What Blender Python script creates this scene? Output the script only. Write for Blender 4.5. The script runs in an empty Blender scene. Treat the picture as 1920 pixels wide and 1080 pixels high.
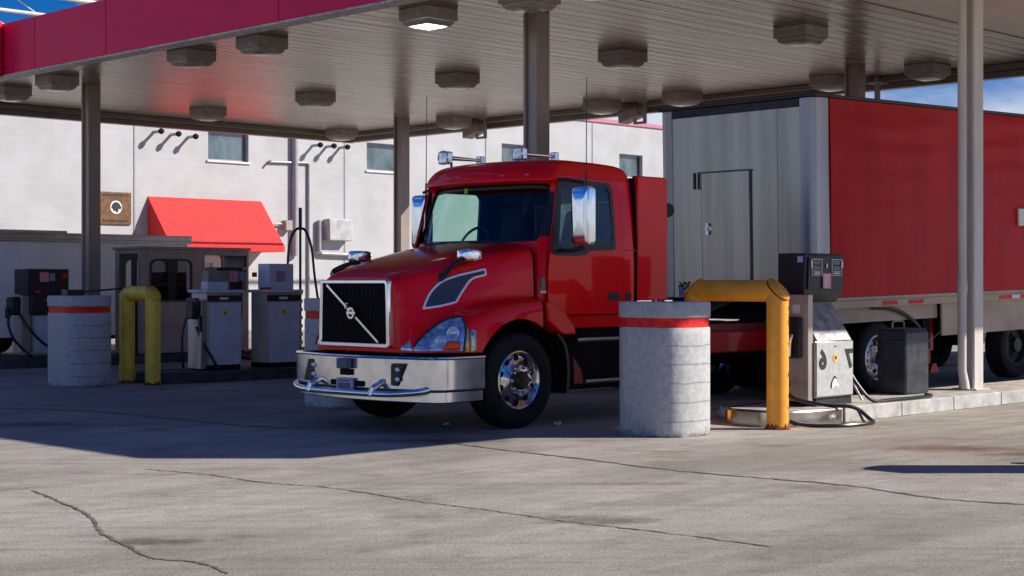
import bpy, bmesh, math, random
from mathutils import Vector, Matrix
random.seed(7)
R2 = math.sqrt(2.0)
RAD = math.radians
scene = bpy.context.scene
COL = scene.collection

# ------------------------------------------------------------------ camera
cd = bpy.data.cameras.new('camera')
cam = bpy.data.objects.new('camera', cd); COL.objects.link(cam)
cam.location = (0, 0, 1.57)
cam.rotation_euler = (RAD(90), 0, 0)
cd.sensor_width = 36; cd.lens = 36 * 2950 / 1920
cd.shift_y = -10 / 1920
cd.clip_start = 0.1; cd.clip_end = 3000
scene.camera = cam

# ------------------------------------------------------------------ world, sun, exposure
SUN_EL = RAD(35.3)
w = bpy.data.worlds.new("World"); scene.world = w; w.use_nodes = True
nt = w.node_tree; nt.nodes.clear()
out = nt.nodes.new('ShaderNodeOutputWorld'); bg = nt.nodes.new('ShaderNodeBackground')
sky = nt.nodes.new('ShaderNodeTexSky'); sky.sky_type = 'NISHITA'; sky.sun_disc = False
sky.sun_elevation = SUN_EL; sky.sun_rotation = RAD(90); sky.air_density = 1.0; sky.dust_density = 0.3; sky.ozone_density = 2.5
hs = nt.nodes.new('ShaderNodeHueSaturation'); hs.inputs['Saturation'].default_value = 1.75; hs.inputs['Value'].default_value = 0.9
tc = nt.nodes.new('ShaderNodeTexCoord'); mp = nt.nodes.new('ShaderNodeMapping'); mp.inputs['Scale'].default_value = (1, 1, 3.2)
nz = nt.nodes.new('ShaderNodeTexNoise'); nz.inputs['Scale'].default_value = 3.1; nz.inputs['Detail'].default_value = 7; nz.inputs['Roughness'].default_value = .6
cr = nt.nodes.new('ShaderNodeValToRGB'); cr.color_ramp.elements[0].position = .50; cr.color_ramp.elements[1].position = .70
mx = nt.nodes.new('ShaderNodeMixRGB'); mx.inputs['Color2'].default_value = (8.5, 9.3, 11.0, 1)
L = nt.links.new
L(sky.outputs[0], hs.inputs['Color']); L(tc.outputs['Generated'], mp.inputs[0]); L(mp.outputs[0], nz.inputs['Vector'])
sx = nt.nodes.new('ShaderNodeSeparateXYZ'); L(tc.outputs['Generated'], sx.inputs[0])
mrz = nt.nodes.new('ShaderNodeMapRange'); mrz.inputs[1].default_value = 0.115; mrz.inputs[2].default_value = .175; mrz.inputs[3].default_value = .17; mrz.inputs[4].default_value = -.04; L(sx.outputs['Z'], mrz.inputs[0])
ads = nt.nodes.new('ShaderNodeMath'); ads.operation = 'ADD'; L(nz.outputs[0], ads.inputs[0]); L(mrz.outputs[0], ads.inputs[1]); L(ads.outputs[0], cr.inputs[0])
L(cr.outputs[0], mx.inputs['Fac']); tn = nt.nodes.new('ShaderNodeMixRGB'); tn.blend_type = 'MULTIPLY'; tn.inputs['Fac'].default_value = 1; tn.inputs['Color2'].default_value = (.55, .72, 1.22, 1); L(hs.outputs[0], tn.inputs['Color1']); L(tn.outputs[0], mx.inputs['Color1']); L(mx.outputs[0], bg.inputs['Color'])
bg.inputs['Strength'].default_value = 0.060
L(bg.outputs[0], out.inputs[0])
sl = bpy.data.lights.new('sun', 'SUN'); sl.energy = 5.0; sl.angle = RAD(0.53); sl.color = (1, .945, .86)
sun = bpy.data.objects.new('sun', sl); COL.objects.link(sun)
sun.location = (60, 0, 60)
sun.rotation_euler = Vector((-math.cos(SUN_EL), 0, -math.sin(SUN_EL))).to_track_quat('-Z', 'Y').to_euler()
vs = scene.view_settings
vs.view_transform = 'Standard'; vs.look = 'None'; vs.exposure = 0.4; vs.gamma = 1.0; vs.use_curve_mapping = False

# ------------------------------------------------------------------ frame helpers: u runs with the islands (right + away), v across (left + away)
def W(u, v, z=0.0): return Vector(((u - v) / R2, (u + v) / R2, z))
ROT = RAD(45)

def setp(o, label=None, cat=None, group=None, kind=None):
    if label: o['label'] = label
    if cat: o['category'] = cat
    if group: o['group'] = group
    if kind: o['kind'] = kind
    return o
def thing(name, u, v, z=0, label=None, cat=None, group=None, rot=ROT):
    o = bpy.data.objects.new(name, None); COL.objects.link(o); o.empty_display_size = .2
    o.location = W(u, v, z); o.rotation_euler = (0, 0, rot)
    return setp(o, label, cat, group)
def copy_tree(o, parent=None):
    c = o.copy(); COL.objects.link(c)
    if parent: c.parent = parent
    for ch in list(o.children): copy_tree(ch, c)
    return c

# ------------------------------------------------------------------ materials
def nodes(m): return m.node_tree.nodes, m.node_tree.links.new
def mat(name, col, rough=.5, metal=0.0, var=0.12, vscale=3.0, bump=0.0, bscale=40.0, coat=0.0, spec=.5, col2=None, stretch=None, rvar=0.0, emis=None, estr=0, backdark=False, detail=5, space='Object'):
    m = bpy.data.materials.new(name); m.use_nodes = True
    n, l = nodes(m); b = n['Principled BSDF']
    b.inputs['Roughness'].default_value = rough; b.inputs['Metallic'].default_value = metal
    b.inputs['Coat Weight'].default_value = coat; b.inputs['Coat Roughness'].default_value = .04
    b.inputs['Specular IOR Level'].default_value = spec
    t = n.new('ShaderNodeTexCoord'); mpn = n.new('ShaderNodeMapping'); l(t.outputs[space], mpn.inputs[0])
    if stretch: mpn.inputs['Scale'].default_value = stretch
    nz = n.new('ShaderNodeTexNoise'); nz.inputs['Scale'].default_value = vscale; nz.inputs['Detail'].default_value = detail; nz.inputs['Roughness'].default_value = .62
    l(mpn.outputs[0], nz.inputs['Vector'])
    ramp = n.new('ShaderNodeValToRGB'); e = ramp.color_ramp.elements
    c2 = col2 if col2 else tuple(c * (1 - var * 2) for c in col)
    hi = tuple(min(1, c * (1 + var)) for c in col)
    e[0].position = .32; e[0].color = (*c2, 1); e[1].position = .62; e[1].color = (*hi, 1)
    l(nz.outputs[0], ramp.inputs[0])
    src = ramp.outputs[0]
    if backdark:
        g = n.new('ShaderNodeNewGeometry'); mm = n.new('ShaderNodeMixRGB'); mm.inputs['Color2'].default_value = (.012, .012, .013, 1)
        l(g.outputs['Backfacing'], mm.inputs['Fac']); l(src, mm.inputs['Color1']); src = mm.outputs[0]
        mt = n.new('ShaderNodeMath'); mt.operation = 'MULTIPLY_ADD'; mt.inputs[1].default_value = .5; mt.inputs[2].default_value = rough
        l(g.outputs['Backfacing'], mt.inputs[0]); l(mt.outputs[0], b.inputs['Roughness'])
        m2 = n.new('ShaderNodeMath'); m2.operation = 'MULTIPLY_ADD'; m2.inputs[1].default_value = -coat; m2.inputs[2].default_value = coat
        l(g.outputs['Backfacing'], m2.inputs[0]); l(m2.outputs[0], b.inputs['Coat Weight'])
    l(src, b.inputs['Base Color'])
    if rvar:
        mr = n.new('ShaderNodeMapRange'); mr.inputs[3].default_value = rough - rvar; mr.inputs[4].default_value = rough + rvar
        l(nz.outputs[0], mr.inputs[0]); l(mr.outputs[0], b.inputs['Roughness'])
    if bump:
        nb = n.new('ShaderNodeTexNoise'); nb.inputs['Scale'].default_value = bscale; nb.inputs['Detail'].default_value = 4
        l(mpn.outputs[0], nb.inputs['Vector'])
        bp = n.new('ShaderNodeBump'); bp.inputs['Strength'].default_value = bump; bp.inputs['Distance'].default_value = .01
        l(nb.outputs[0], bp.inputs['Height']); l(bp.outputs[0], b.inputs['Normal'])
    if emis:
        b.inputs['Emission Color'].default_value = (*emis, 1); b.inputs['Emission Strength'].default_value = estr
    return m

RED = mat('truck_red_paint', (.88, .0008, .004), .36, 0, .03, 2.0, coat=.46, spec=.08, backdark=True)
REDP = mat('red_paint_plain', (.40, .004, .008), .4, 0, .08, 3.0, coat=.3, spec=.2)
REDD = mat('red_frame_paint', (.22, .012, .014), .5, 0, .15, 6.0)
CHROME = mat('chrome', (.84, .85, .87), .12, 1, .03, 5)
CHROMED = mat('worn_chrome', (.80, .80, .80), .20, 1, .07, 7, rvar=.05, bump=.02, bscale=5)
ALU = mat('brushed_aluminium', (.44, .44, .44), .42, 1, .10, 3, stretch=(1, 1, .08), rvar=.08)
TRAILALU = mat('trailer_nose_metal', (.35, .335, .305), .30, 1.0, .10, 2.2, col2=(.24, .225, .20), stretch=(1, 2.2, .09), rvar=.08, bump=.04, bscale=3)
BLACK = mat('black_plastic', (.013, .013, .015), .42, 0, .15, 9)
BLACKM = mat('black_matte', (.009, .009, .010), .8, 0, .1, 9, spec=.2)
RUBBER = mat('tyre_rubber', (.013, .013, .014), .78, 0, .25, 14, bump=.3, bscale=60, spec=.25)
HOSE = mat('black_hose_rubber', (.012, .012, .013), .3, 0, .15, 9)
DARKMETAL = mat('dark_metal', (.05, .05, .055), .5, .6, .2, 8)
RIMC = mat('polished_rim', (.62, .60, .58), .16, 1, .15, 9, rvar=.05)
SATIN = mat('satin_bright_trim', (.88, .92, .98), .35, .2, .02, 5)
SLATE = mat('vent_slate_plastic', (.035, .045, .065), .4, 0, .1, 12)
INTERIOR = mat('cab_interior_fabric', (.02, .022, .026), .8, 0, .2, 9)
CURTAIN = mat('red_curtain_tarp', (.47, .003, .010), .5, 0, .09, 1.3, stretch=(1.8, 1, .3), bump=.35, bscale=1.8, spec=.22)
CREAM = mat('trailer_cream_paint', (.46, .38, .28), .5, 0, .10, 1.5, spec=.3)
CONCRETE = mat('barrier_concrete', (.48, .48, .47), .85, 0, .06, 16, col2=(.38, .38, .37), bump=.35, bscale=22, spec=.25)
ISLCONC = mat('island_concrete', (.44, .41, .36), .85, 0, .14, 4, col2=(.25, .22, .18), bump=.3, bscale=30, spec=.25)
KERBC = mat('kerb_concrete', (.48, .47, .44), .85, 0, .10, 5, col2=(.33, .32, .30), bump=.3, bscale=30, spec=.25)
STEEL = mat('stainless_steel', (.50, .47, .43), .24, 1, .12, 2.5, stretch=(1, 1, .35), rvar=.08)
STEELW = mat('satin_stainless_front', (.62, .61, .58), .38, .45, .08, 14, bump=.08, bscale=90)
YELLOW = mat('yellow_bollard_paint', (.90, .37, .03), .42, 0, .07, 5, bump=.08, bscale=30)
YELLOW2 = mat('faded_yellow_paint', (.80, .54, .05), .5, 0, .12, 5, bump=.08, bscale=30)
RUST = mat('rust', (.22, .07, .02), .9, 0, .4, 20, bump=.6, bscale=60, spec=.1)
REDBAND = mat('red_reflective_band', (.78, .022, .014), .5, 0, .16, 14, spec=.3)
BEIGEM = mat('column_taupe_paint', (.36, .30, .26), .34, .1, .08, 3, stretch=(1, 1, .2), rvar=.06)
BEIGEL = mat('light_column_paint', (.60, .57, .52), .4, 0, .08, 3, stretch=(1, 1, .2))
TRIM = mat('canopy_beam_paint', (.20, .165, .14), .4, 0, .08, 3)
LIP = mat('fascia_lip_cream', (.55, .52, .46), .5, 0, .2, 9)
FASCIA = mat('fascia_maroon_panel', (.85, .008, .085), .45, 0, .04, 1.2, coat=.06, spec=.2)
REDSIGN = mat('red_sign_box', (.70, .012, .012), .3, 0, .05, 3, coat=.6)
FIXT = mat('fixture_bronze_paint', (.40, .35, .31), .5, 0, .10, 6)
LENSM = mat('fixture_lens_glass', (.42, .39, .35), .15, 0, .1, 9)
LENSLIT = mat('lit_fixture_lens', (.9, .85, .75), .3, 0, .05, 9, emis=(1, .93, .80), estr=2.6)
WHITEP = mat('white_paint', (.72, .72, .71), .5, 0, .05, 4)
TRAILW = mat('white_cargo_trailer_paint', (.82, .83, .85), .42, 0, .05, 2, stretch=(1, 1, .3))
KIOSK = mat('kiosk_tan_metal', (.34, .29, .26), .45, .25, .10, 3)
PUMPBLUE = mat('pump_grey_blue_panel', (.52, .60, .68), .42, .1, .08, 4)
PUMPTAN = mat('pump_tan_side', (.50, .44, .38), .38, .4, .15, 2.5, stretch=(1, 1, .3))
PINK = mat('pink_notice', (.75, .28, .33), .6, 0, .15, 30)
WHITET = mat('white_print', (.80, .80, .80), .6, 0, .02, 9)
BLACKT = mat('black_print', (.02, .02, .02), .6, 0, .02, 9)
YDECAL = mat('yellow_decal', (.80, .52, .06), .5, 0, .03, 9)
AMBER = mat('amber_lens', (.95, .10, .008), .35, 0, .05, 12, coat=.1, spec=.2)
GOLDL = mat('amber_gold_lens', (.65, .33, .06), .2, .3, .1, 12, coat=1)
LAMPBLUE = mat('headlight_reflector', (.80, .84, .90), .18, .7, .1, 14, col2=(.22, .27, .36))
LED = mat('clear_lamp', (.85, .88, .92), .1, .4, .05, 12)
AWN = mat('red_awning_canvas', (.70, .048, .045), .75, 0, .04, 4, bump=.08, bscale=25, spec=.2)
BROWN = mat('brown_sign_board', (.17, .075, .02), .6, 0, .25, 9)
WINB = mat('window_glass_dark', (.09, .13, .15), .06, .0, .35, 1.6, spec=.9, stretch=(1, 1, .5), coat=.6)
PAPER = mat('paper', (.7, .7, .72), .8, 0, .05, 9)
GREEN = mat('green_sticker', (.28, .62, .05), .6, 0, .05, 9)
BIN = mat('black_bin_plastic', (.035, .038, .044), .38, 0, .3, 6, rvar=.1, bump=.1, bscale=14)
COND = mat('grey_conduit', (.36, .34, .36), .5, .3, .08, 6)
COPING = mat('pink_coping', (.62, .20, .26), .5, 0, .05, 5)
CABLE = mat('cream_cable', (.7, .66, .56), .6, 0, .05, 5)

def glass_mat(name, tint, refl=.10, rough=.02):
    m = bpy.data.materials.new(name); m.use_nodes = True
    n, l = nodes(m); n.remove(n['Principled BSDF']); o = n['Material Output']
    tr = n.new('ShaderNodeBsdfTransparent'); tr.inputs[0].default_value = (*tint, 1)
    gl = n.new('ShaderNodeBsdfGlossy'); gl.inputs['Roughness'].default_value = rough; gl.inputs[0].default_value = (.95, .97, 1, 1)
    lw = n.new('ShaderNodeLayerWeight'); lw.inputs[0].default_value = .5; pw = n.new('ShaderNodeMath'); pw.operation = 'POWER'; pw.inputs[1].default_value = 4.0; l(lw.outputs['Facing'], pw.inputs[0]); fr = n.new('ShaderNodeMath'); fr.operation = 'MULTIPLY_ADD'; fr.inputs[1].default_value = .9; fr.inputs[2].default_value = .05; l(pw.outputs[0], fr.inputs[0])
    ad = n.new('ShaderNodeMath'); ad.operation = 'MULTIPLY'; ad.inputs[1].default_value = refl * 10; ad.use_clamp = True
    nz = n.new('ShaderNodeTexNoise'); nz.inputs['Scale'].default_value = 2.0
    bp = n.new('ShaderNodeBump'); bp.inputs['Strength'].default_value = .04; l(nz.outputs[0], bp.inputs['Height']); l(bp.outputs[0], gl.inputs['Normal'])
    mix = n.new('ShaderNodeMixShader'); l(fr.outputs[0], ad.inputs[0]); l(ad.outputs[0], mix.inputs[0]); l(tr.outputs[0], mix.inputs[1]); l(gl.outputs[0], mix.inputs[2]); l(mix.outputs[0], o.inputs[0])
    return m
GLASS = glass_mat('cab_glass_green', (.62, .82, .74), .10)
RGLASS = glass_mat('rear_glass_smoked', (.30, .38, .38), .10)
CLEAR = glass_mat('clear_lamp_cover', (.9, .93, .97), .10)
KGLASS = glass_mat('kiosk_glass', (.55, .58, .60), .08)

def ground_mat():
    m = bpy.data.materials.new('weathered_pavement'); m.use_nodes = True
    n, l = nodes(m); b = n['Principled BSDF']; b.inputs['Roughness'].default_value = .88; b.inputs['Specular IOR Level'].default_value = .25
    g = n.new('ShaderNodeNewGeometry')
    rot = n.new('ShaderNodeMapping'); rot.inputs['Rotation'].default_value = (0, 0, -ROT); l(g.outputs['Position'], rot.inputs[0])
    def noise(sc, det, src, rough=.6, dist=0):
        x = n.new('ShaderNodeTexNoise'); x.inputs['Scale'].default_value = sc; x.inputs['Detail'].default_value = det; x.inputs['Roughness'].default_value = rough; x.inputs['Distortion'].default_value = dist
        l(src, x.inputs['Vector']); return x.outputs[0]
    def ramp(src, p0, c0, p1, c1):
        r = n.new('ShaderNodeValToRGB'); e = r.color_ramp.elements; e[0].position = p0; e[0].color = (*c0, 1); e[1].position = p1; e[1].color = (*c1, 1); l(src, r.inputs[0]); return r.outputs[0]
    def mix(kind, fac, a, bb):
        x = n.new('ShaderNodeMixRGB'); x.blend_type = kind
        if isinstance(fac, float): x.inputs[0].default_value = fac
        else: l(fac, x.inputs[0])
        l(a, x.inputs[1]); l(bb, x.inputs[2]); return x.outputs[0]
    pos = g.outputs['Position']
    base = ramp(noise(.35, 6, pos), .35, (.355, .322, .278), .66, (.47, .428, .375))
    # tyre streaks along the lanes
    st = n.new('ShaderNodeMapping'); st.inputs['Scale'].default_value = (.13, 2.4, 1); l(rot.outputs[0], st.inputs[0])
    c = mix('MULTIPLY', .5, base, ramp(noise(1.0, 6, st.outputs[0], .65, .4), .36, (.60, .59, .575), .58, (1, 1, 1)))
    st2 = n.new('ShaderNodeMapping'); st2.inputs['Scale'].default_value = (.25, 7.0, 1); st2.inputs['Rotation'].default_value = (0, 0, RAD(-24)); l(pos, st2.inputs[0])
    c = mix('MULTIPLY', .4, c, ramp(noise(.9, 5, st2.outputs[0], .6, .5), .33, (.58, .57, .56), .52, (1, 1, 1)))
    # blotches, aggregate
    c = mix('MULTIPLY', .9, c, ramp(noise(1.1, 8, pos, .72), .34, (.70, .68, .65), .48, (1, 1, 1)))
    c = mix('MULTIPLY', .8, c, ramp(noise(.22, 3, rot.outputs[0], .5, .8), .40, (.74, .73, .72), .56, (1, 1, 1)))
    sp = noise(60, 4, pos, .85)
    c = mix('MULTIPLY', .95, c, ramp(sp, .38, (.42, .41, .39), .52, (1.12, 1.12, 1.12)))
    c = mix('MULTIPLY', .8, c, ramp(noise(9, 6, pos, .8), .30, (.62, .60, .57), .44, (1, 1, 1)))
    vo = n.new('ShaderNodeTexVoronoi'); vo.inputs['Scale'].default_value = 38; l(pos, vo.inputs['Vector'])
    c = mix('MULTIPLY', .5, c, ramp(vo.outputs['Distance'], .0, (1.25, 1.25, 1.25), .55, (.86, .86, .86)))
    # separate spots: oil drips and a rusty patch
    spots = [(-2.17, 9.55, .34, .16, (.36, .33, .27)), (.60, 10.4, .40, .22, (.42, .38, .34)), (4.15, 14.9, .75, .32, (.62, .34, .24)), (1.0, 12.3, .5, .12, (.62, .58, .5)), (2.3, 12.1, .35, .2, (.6, .58, .5)),
             (-.9, 15.6, .8, .25, (.35, .36, .38)), (-5.3, 17.4, .6, .3, (.45, .45, .45)), (4.7, 14.4, .5, .16, (.40, .33, .28))]
    nn = noise(5.0, 5, pos, .7)
    for (x, y, rx, ry, colr) in spots:
        mp_ = n.new('ShaderNodeMapping'); mp_.vector_type = 'TEXTURE'; mp_.inputs['Location'].default_value = (x, y, 0); mp_.inputs['Scale'].default_value = (rx, ry, 1); l(pos, mp_.inputs[0])
        ln = n.new('ShaderNodeVectorMath'); ln.operation = 'LENGTH'; l(mp_.outputs[0], ln.inputs[0])
        ad = n.new('ShaderNodeMath'); ad.operation = 'MULTIPLY_ADD'; ad.inputs[1].default_value = 2.6; l(nn, ad.inputs[0]); l(ln.outputs['Value'], ad.inputs[2])
        c = mix('MULTIPLY', .8, c, ramp(ad.outputs[0], .0, colr, .98, colr)) if False else mix('MULTIPLY', .85, c, (lambda o: o)(ramp_spot(n, l, ad.outputs[0], colr)))
    l(c, b.inputs['Base Color'])
    bp = n.new('ShaderNodeBump'); bp.inputs['Strength'].default_value = .45; bp.inputs['Distance'].default_value = .008
    l(noise(45, 5, pos, .7), bp.inputs['Height'])
    bp2 = n.new('ShaderNodeBump'); bp2.inputs['Strength'].default_value = .5; bp2.inputs['Distance'].default_value = .05; l(noise(1.2, 3, pos), bp2.inputs['Height']); l(bp.outputs[0], bp2.inputs['Normal'])
    l(bp2.outputs[0], b.inputs['Normal'])
    return m
def ramp_spot(n, l, src, colr):
    mr = n.new('ShaderNodeMapRange'); mr.inputs[1].default_value = 1.6; mr.inputs[2].default_value = 2.6; l(src, mr.inputs[0])
    x = n.new('ShaderNodeMixRGB'); l(mr.outputs[0], x.inputs[0]); x.inputs[1].default_value = (*colr, 1); x.inputs[2].default_value = (1, 1, 1, 1); return x.outputs[0]
GROUND = ground_mat()
TAR = mat('crack_filler_tar', (.15, .13, .11), .8, 0, .3, 6, bump=.3, bscale=30, spec=.2)

def soffit_mat(name, a, b2, rough=.24):
    m = bpy.data.materials.new(name); m.use_nodes = True
    n, l = nodes(m); b = n['Principled BSDF']; b.inputs['Roughness'].default_value = rough; b.inputs['Metallic'].default_value = .35; b.inputs['Specular IOR Level'].default_value = .5
    t = n.new('ShaderNodeTexCoord'); sep = n.new('ShaderNodeSeparateXYZ'); l(t.outputs['Object'], sep.inputs[0])
    st = n.new('ShaderNodeMapping'); st.inputs['Scale'].default_value = (.25, 3.0, 1); l(t.outputs['Object'], st.inputs[0])
    nz = n.new('ShaderNodeTexNoise'); nz.inputs['Scale'].default_value = 1.2; nz.inputs['Detail'].default_value = 6; l(st.outputs[0], nz.inputs['Vector'])
    r = n.new('ShaderNodeValToRGB'); e = r.color_ramp.elements; e[0].position = .35; e[0].color = (*a, 1); e[1].position = .65; e[1].color = (*b2, 1); l(nz.outputs[0], r.inputs[0])
    # standing seams every 0.4 m, ribs run along x
    md = n.new('ShaderNodeMath'); md.operation = 'PINGPONG'; md.inputs[1].default_value = .15; l(sep.outputs['Y'], md.inputs[0])
    lt = n.new('ShaderNodeMapRange'); lt.inputs[1].default_value = .0; lt.inputs[2].default_value = .02; l(md.outputs[0], lt.inputs[0])
    mm = n.new('ShaderNodeMixRGB'); mm.blend_type = 'MULTIPLY'; mm.inputs[0].default_value = 1
    r2 = n.new('ShaderNodeValToRGB'); r2.color_ramp.elements[0].color = (.66, .62, .58, 1); l(lt.outputs[0], r2.inputs[0]); l(r.outputs[0], mm.inputs[1]); l(r2.outputs[0], mm.inputs[2])
    l(mm.outputs[0], b.inputs['Base Color'])
    bp = n.new('ShaderNodeBump'); bp.inputs['Strength'].default_value = .6; bp.inputs['Distance'].default_value = .02; l(lt.outputs[0], bp.inputs['Height'])
    nb = n.new('ShaderNodeTexNoise'); nb.inputs['Scale'].default_value = 1.5; nb.inputs['Detail'].default_value = 2; l(st.outputs[0], nb.inputs['Vector'])
    bp2 = n.new('ShaderNodeBump'); bp2.inputs['Strength'].default_value = .5; bp2.inputs['Distance'].default_value = .035; l(nb.outputs[0], bp2.inputs['Height']); l(bp.outputs[0], bp2.inputs['Normal'])
    l(bp2.outputs[0], b.inputs['Normal'])
    return m
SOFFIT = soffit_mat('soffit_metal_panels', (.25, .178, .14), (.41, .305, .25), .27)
SOFFIT2 = soffit_mat('bounce_lit_soffit_panels', (.74, .64, .56), (.82, .72, .64), .45)  # beige bay, colour raised to carry bounce light off the sunlit ground

def wall_mat():
    m = bpy.data.materials.new('white_block_wall'); m.use_nodes = True
    n, l = nodes(m); b = n['Principled BSDF']; b.inputs['Roughness'].default_value = .85; b.inputs['Specular IOR Level'].default_value = .2
    t = n.new('ShaderNodeTexCoord'); mp_ = n.new('ShaderNodeMapping'); mp_.inputs['Rotation'].default_value = (RAD(90), 0, 0); l(t.outputs['Object'], mp_.inputs[0])
    br = n.new('ShaderNodeTexBrick'); br.inputs['Scale'].default_value = 1; br.inputs['Brick Width'].default_value = .4; br.inputs['Row Height'].default_value = .2; br.inputs['Mortar Size'].default_value = .010
    br.inputs['Color1'].default_value = (.525, .527, .53, 1); br.inputs['Color2'].default_value = (.51, .512, .515, 1); br.inputs['Mortar'].default_value = (.485, .485, .485, 1)
    l(mp_.outputs[0], br.inputs['Vector'])
    nz = n.new('ShaderNodeTexNoise'); nz.inputs['Scale'].default_value = .9; nz.inputs['Detail'].default_value = 7; l(t.outputs['Object'], nz.inputs['Vector'])
    r = n.new('ShaderNodeValToRGB'); r.color_ramp.elements[0].position = .3; r.color_ramp.elements[0].color = (.86, .86, .85, 1); r.color_ramp.elements[1].position = .6; l(nz.outputs[0], r.inputs[0])
    mm = n.new('ShaderNodeMixRGB'); mm.blend_type = 'MULTIPLY'; mm.inputs[0].default_value = 1; l(br.outputs[0], mm.inputs[1]); l(r.outputs[0], mm.inputs[2]); l(mm.outputs[0], b.inputs['Base Color'])
    bp = n.new('ShaderNodeBump'); bp.inputs['Strength'].default_value = .12; bp.inputs['Distance'].default_value = .006; bp.invert = True; l(br.outputs['Fac'], bp.inputs['Height']); l(bp.outputs[0], b.inputs['Normal'])
    return m
WALL = wall_mat()

def barrier_mat():   # board-marked concrete: faint horizontal pour lines
    m = CONCRETE.copy(); m.name = 'board_marked_concrete'
    n, l = nodes(m); b = n['Principled BSDF']
    src = b.inputs['Base Color'].links[0].from_socket
    t = n.new('ShaderNodeTexCoord'); sep = n.new('ShaderNodeSeparateXYZ'); l(t.outputs['Object'], sep.inputs[0])
    nz = n.new('ShaderNodeTexNoise'); nz.inputs['Scale'].default_value = 2.5; l(t.outputs['Object'], nz.inputs['Vector'])
    ma = n.new('ShaderNodeMath'); ma.operation = 'MULTIPLY_ADD'; ma.inputs[1].default_value = .05; l(nz.outputs[0], ma.inputs[0]); l(sep.outputs['Z'], ma.inputs[2])
    pp = n.new('ShaderNodeMath'); pp.operation = 'PINGPONG'; pp.inputs[1].default_value = .095; l(ma.outputs[0], pp.inputs[0])
    lt = n.new('ShaderNodeMapRange'); lt.inputs[2].default_value = .012; lt.inputs[3].default_value = .55; lt.inputs[4].default_value = 1; l(pp.outputs[0], lt.inputs[0])
    gx = n.new('ShaderNodeMapRange'); gx.inputs[1].default_value = .02; gx.inputs[2].default_value = .06; l(sep.outputs['X'], gx.inputs[0])   # only on the curved side
    mx_ = n.new('ShaderNodeMixRGB'); mx_.inputs[1].default_value = (1, 1, 1, 1); l(gx.outputs[0], mx_.inputs[0]); l(lt.outputs[0], mx_.inputs[2])
    # grime near the foot
    gz = n.new('ShaderNodeMapRange'); gz.inputs[1].default_value = .0; gz.inputs[2].default_value = .22; gz.inputs[3].default_value = .0; l(sep.outputs['Z'], gz.inputs[0])
    n2 = n.new('ShaderNodeTexNoise'); n2.inputs['Scale'].default_value = 16; n2.inputs['Detail'].default_value = 6; l(t.outputs['Object'], n2.inputs['Vector'])
    ad = n.new('ShaderNodeMath'); ad.operation = 'ADD'; l(gz.outputs[0], ad.inputs[0]); l(n2.outputs[0], ad.inputs[1])
    g2 = n.new('ShaderNodeMapRange'); g2.inputs[1].default_value = .5; g2.inputs[2].default_value = .8; g2.inputs[3].default_value = .6; g2.inputs[4].default_value = 1; l(ad.outputs[0], g2.inputs[0])
    a1 = n.new('ShaderNodeMixRGB'); a1.blend_type = 'MULTIPLY'; a1.inputs[0].default_value = 1; l(src, a1.inputs[1]); l(mx_.outputs[0], a1.inputs[2])
    a2 = n.new('ShaderNodeMixRGB'); a2.blend_type = 'MULTIPLY'; a2.inputs[0].default_value = 1; l(a1.outputs[0], a2.inputs[1]); l(g2.outputs[0], a2.inputs[2]); l(a2.outputs[0], b.inputs['Base Color'])
    return m
BARRIER = barrier_mat()

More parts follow.
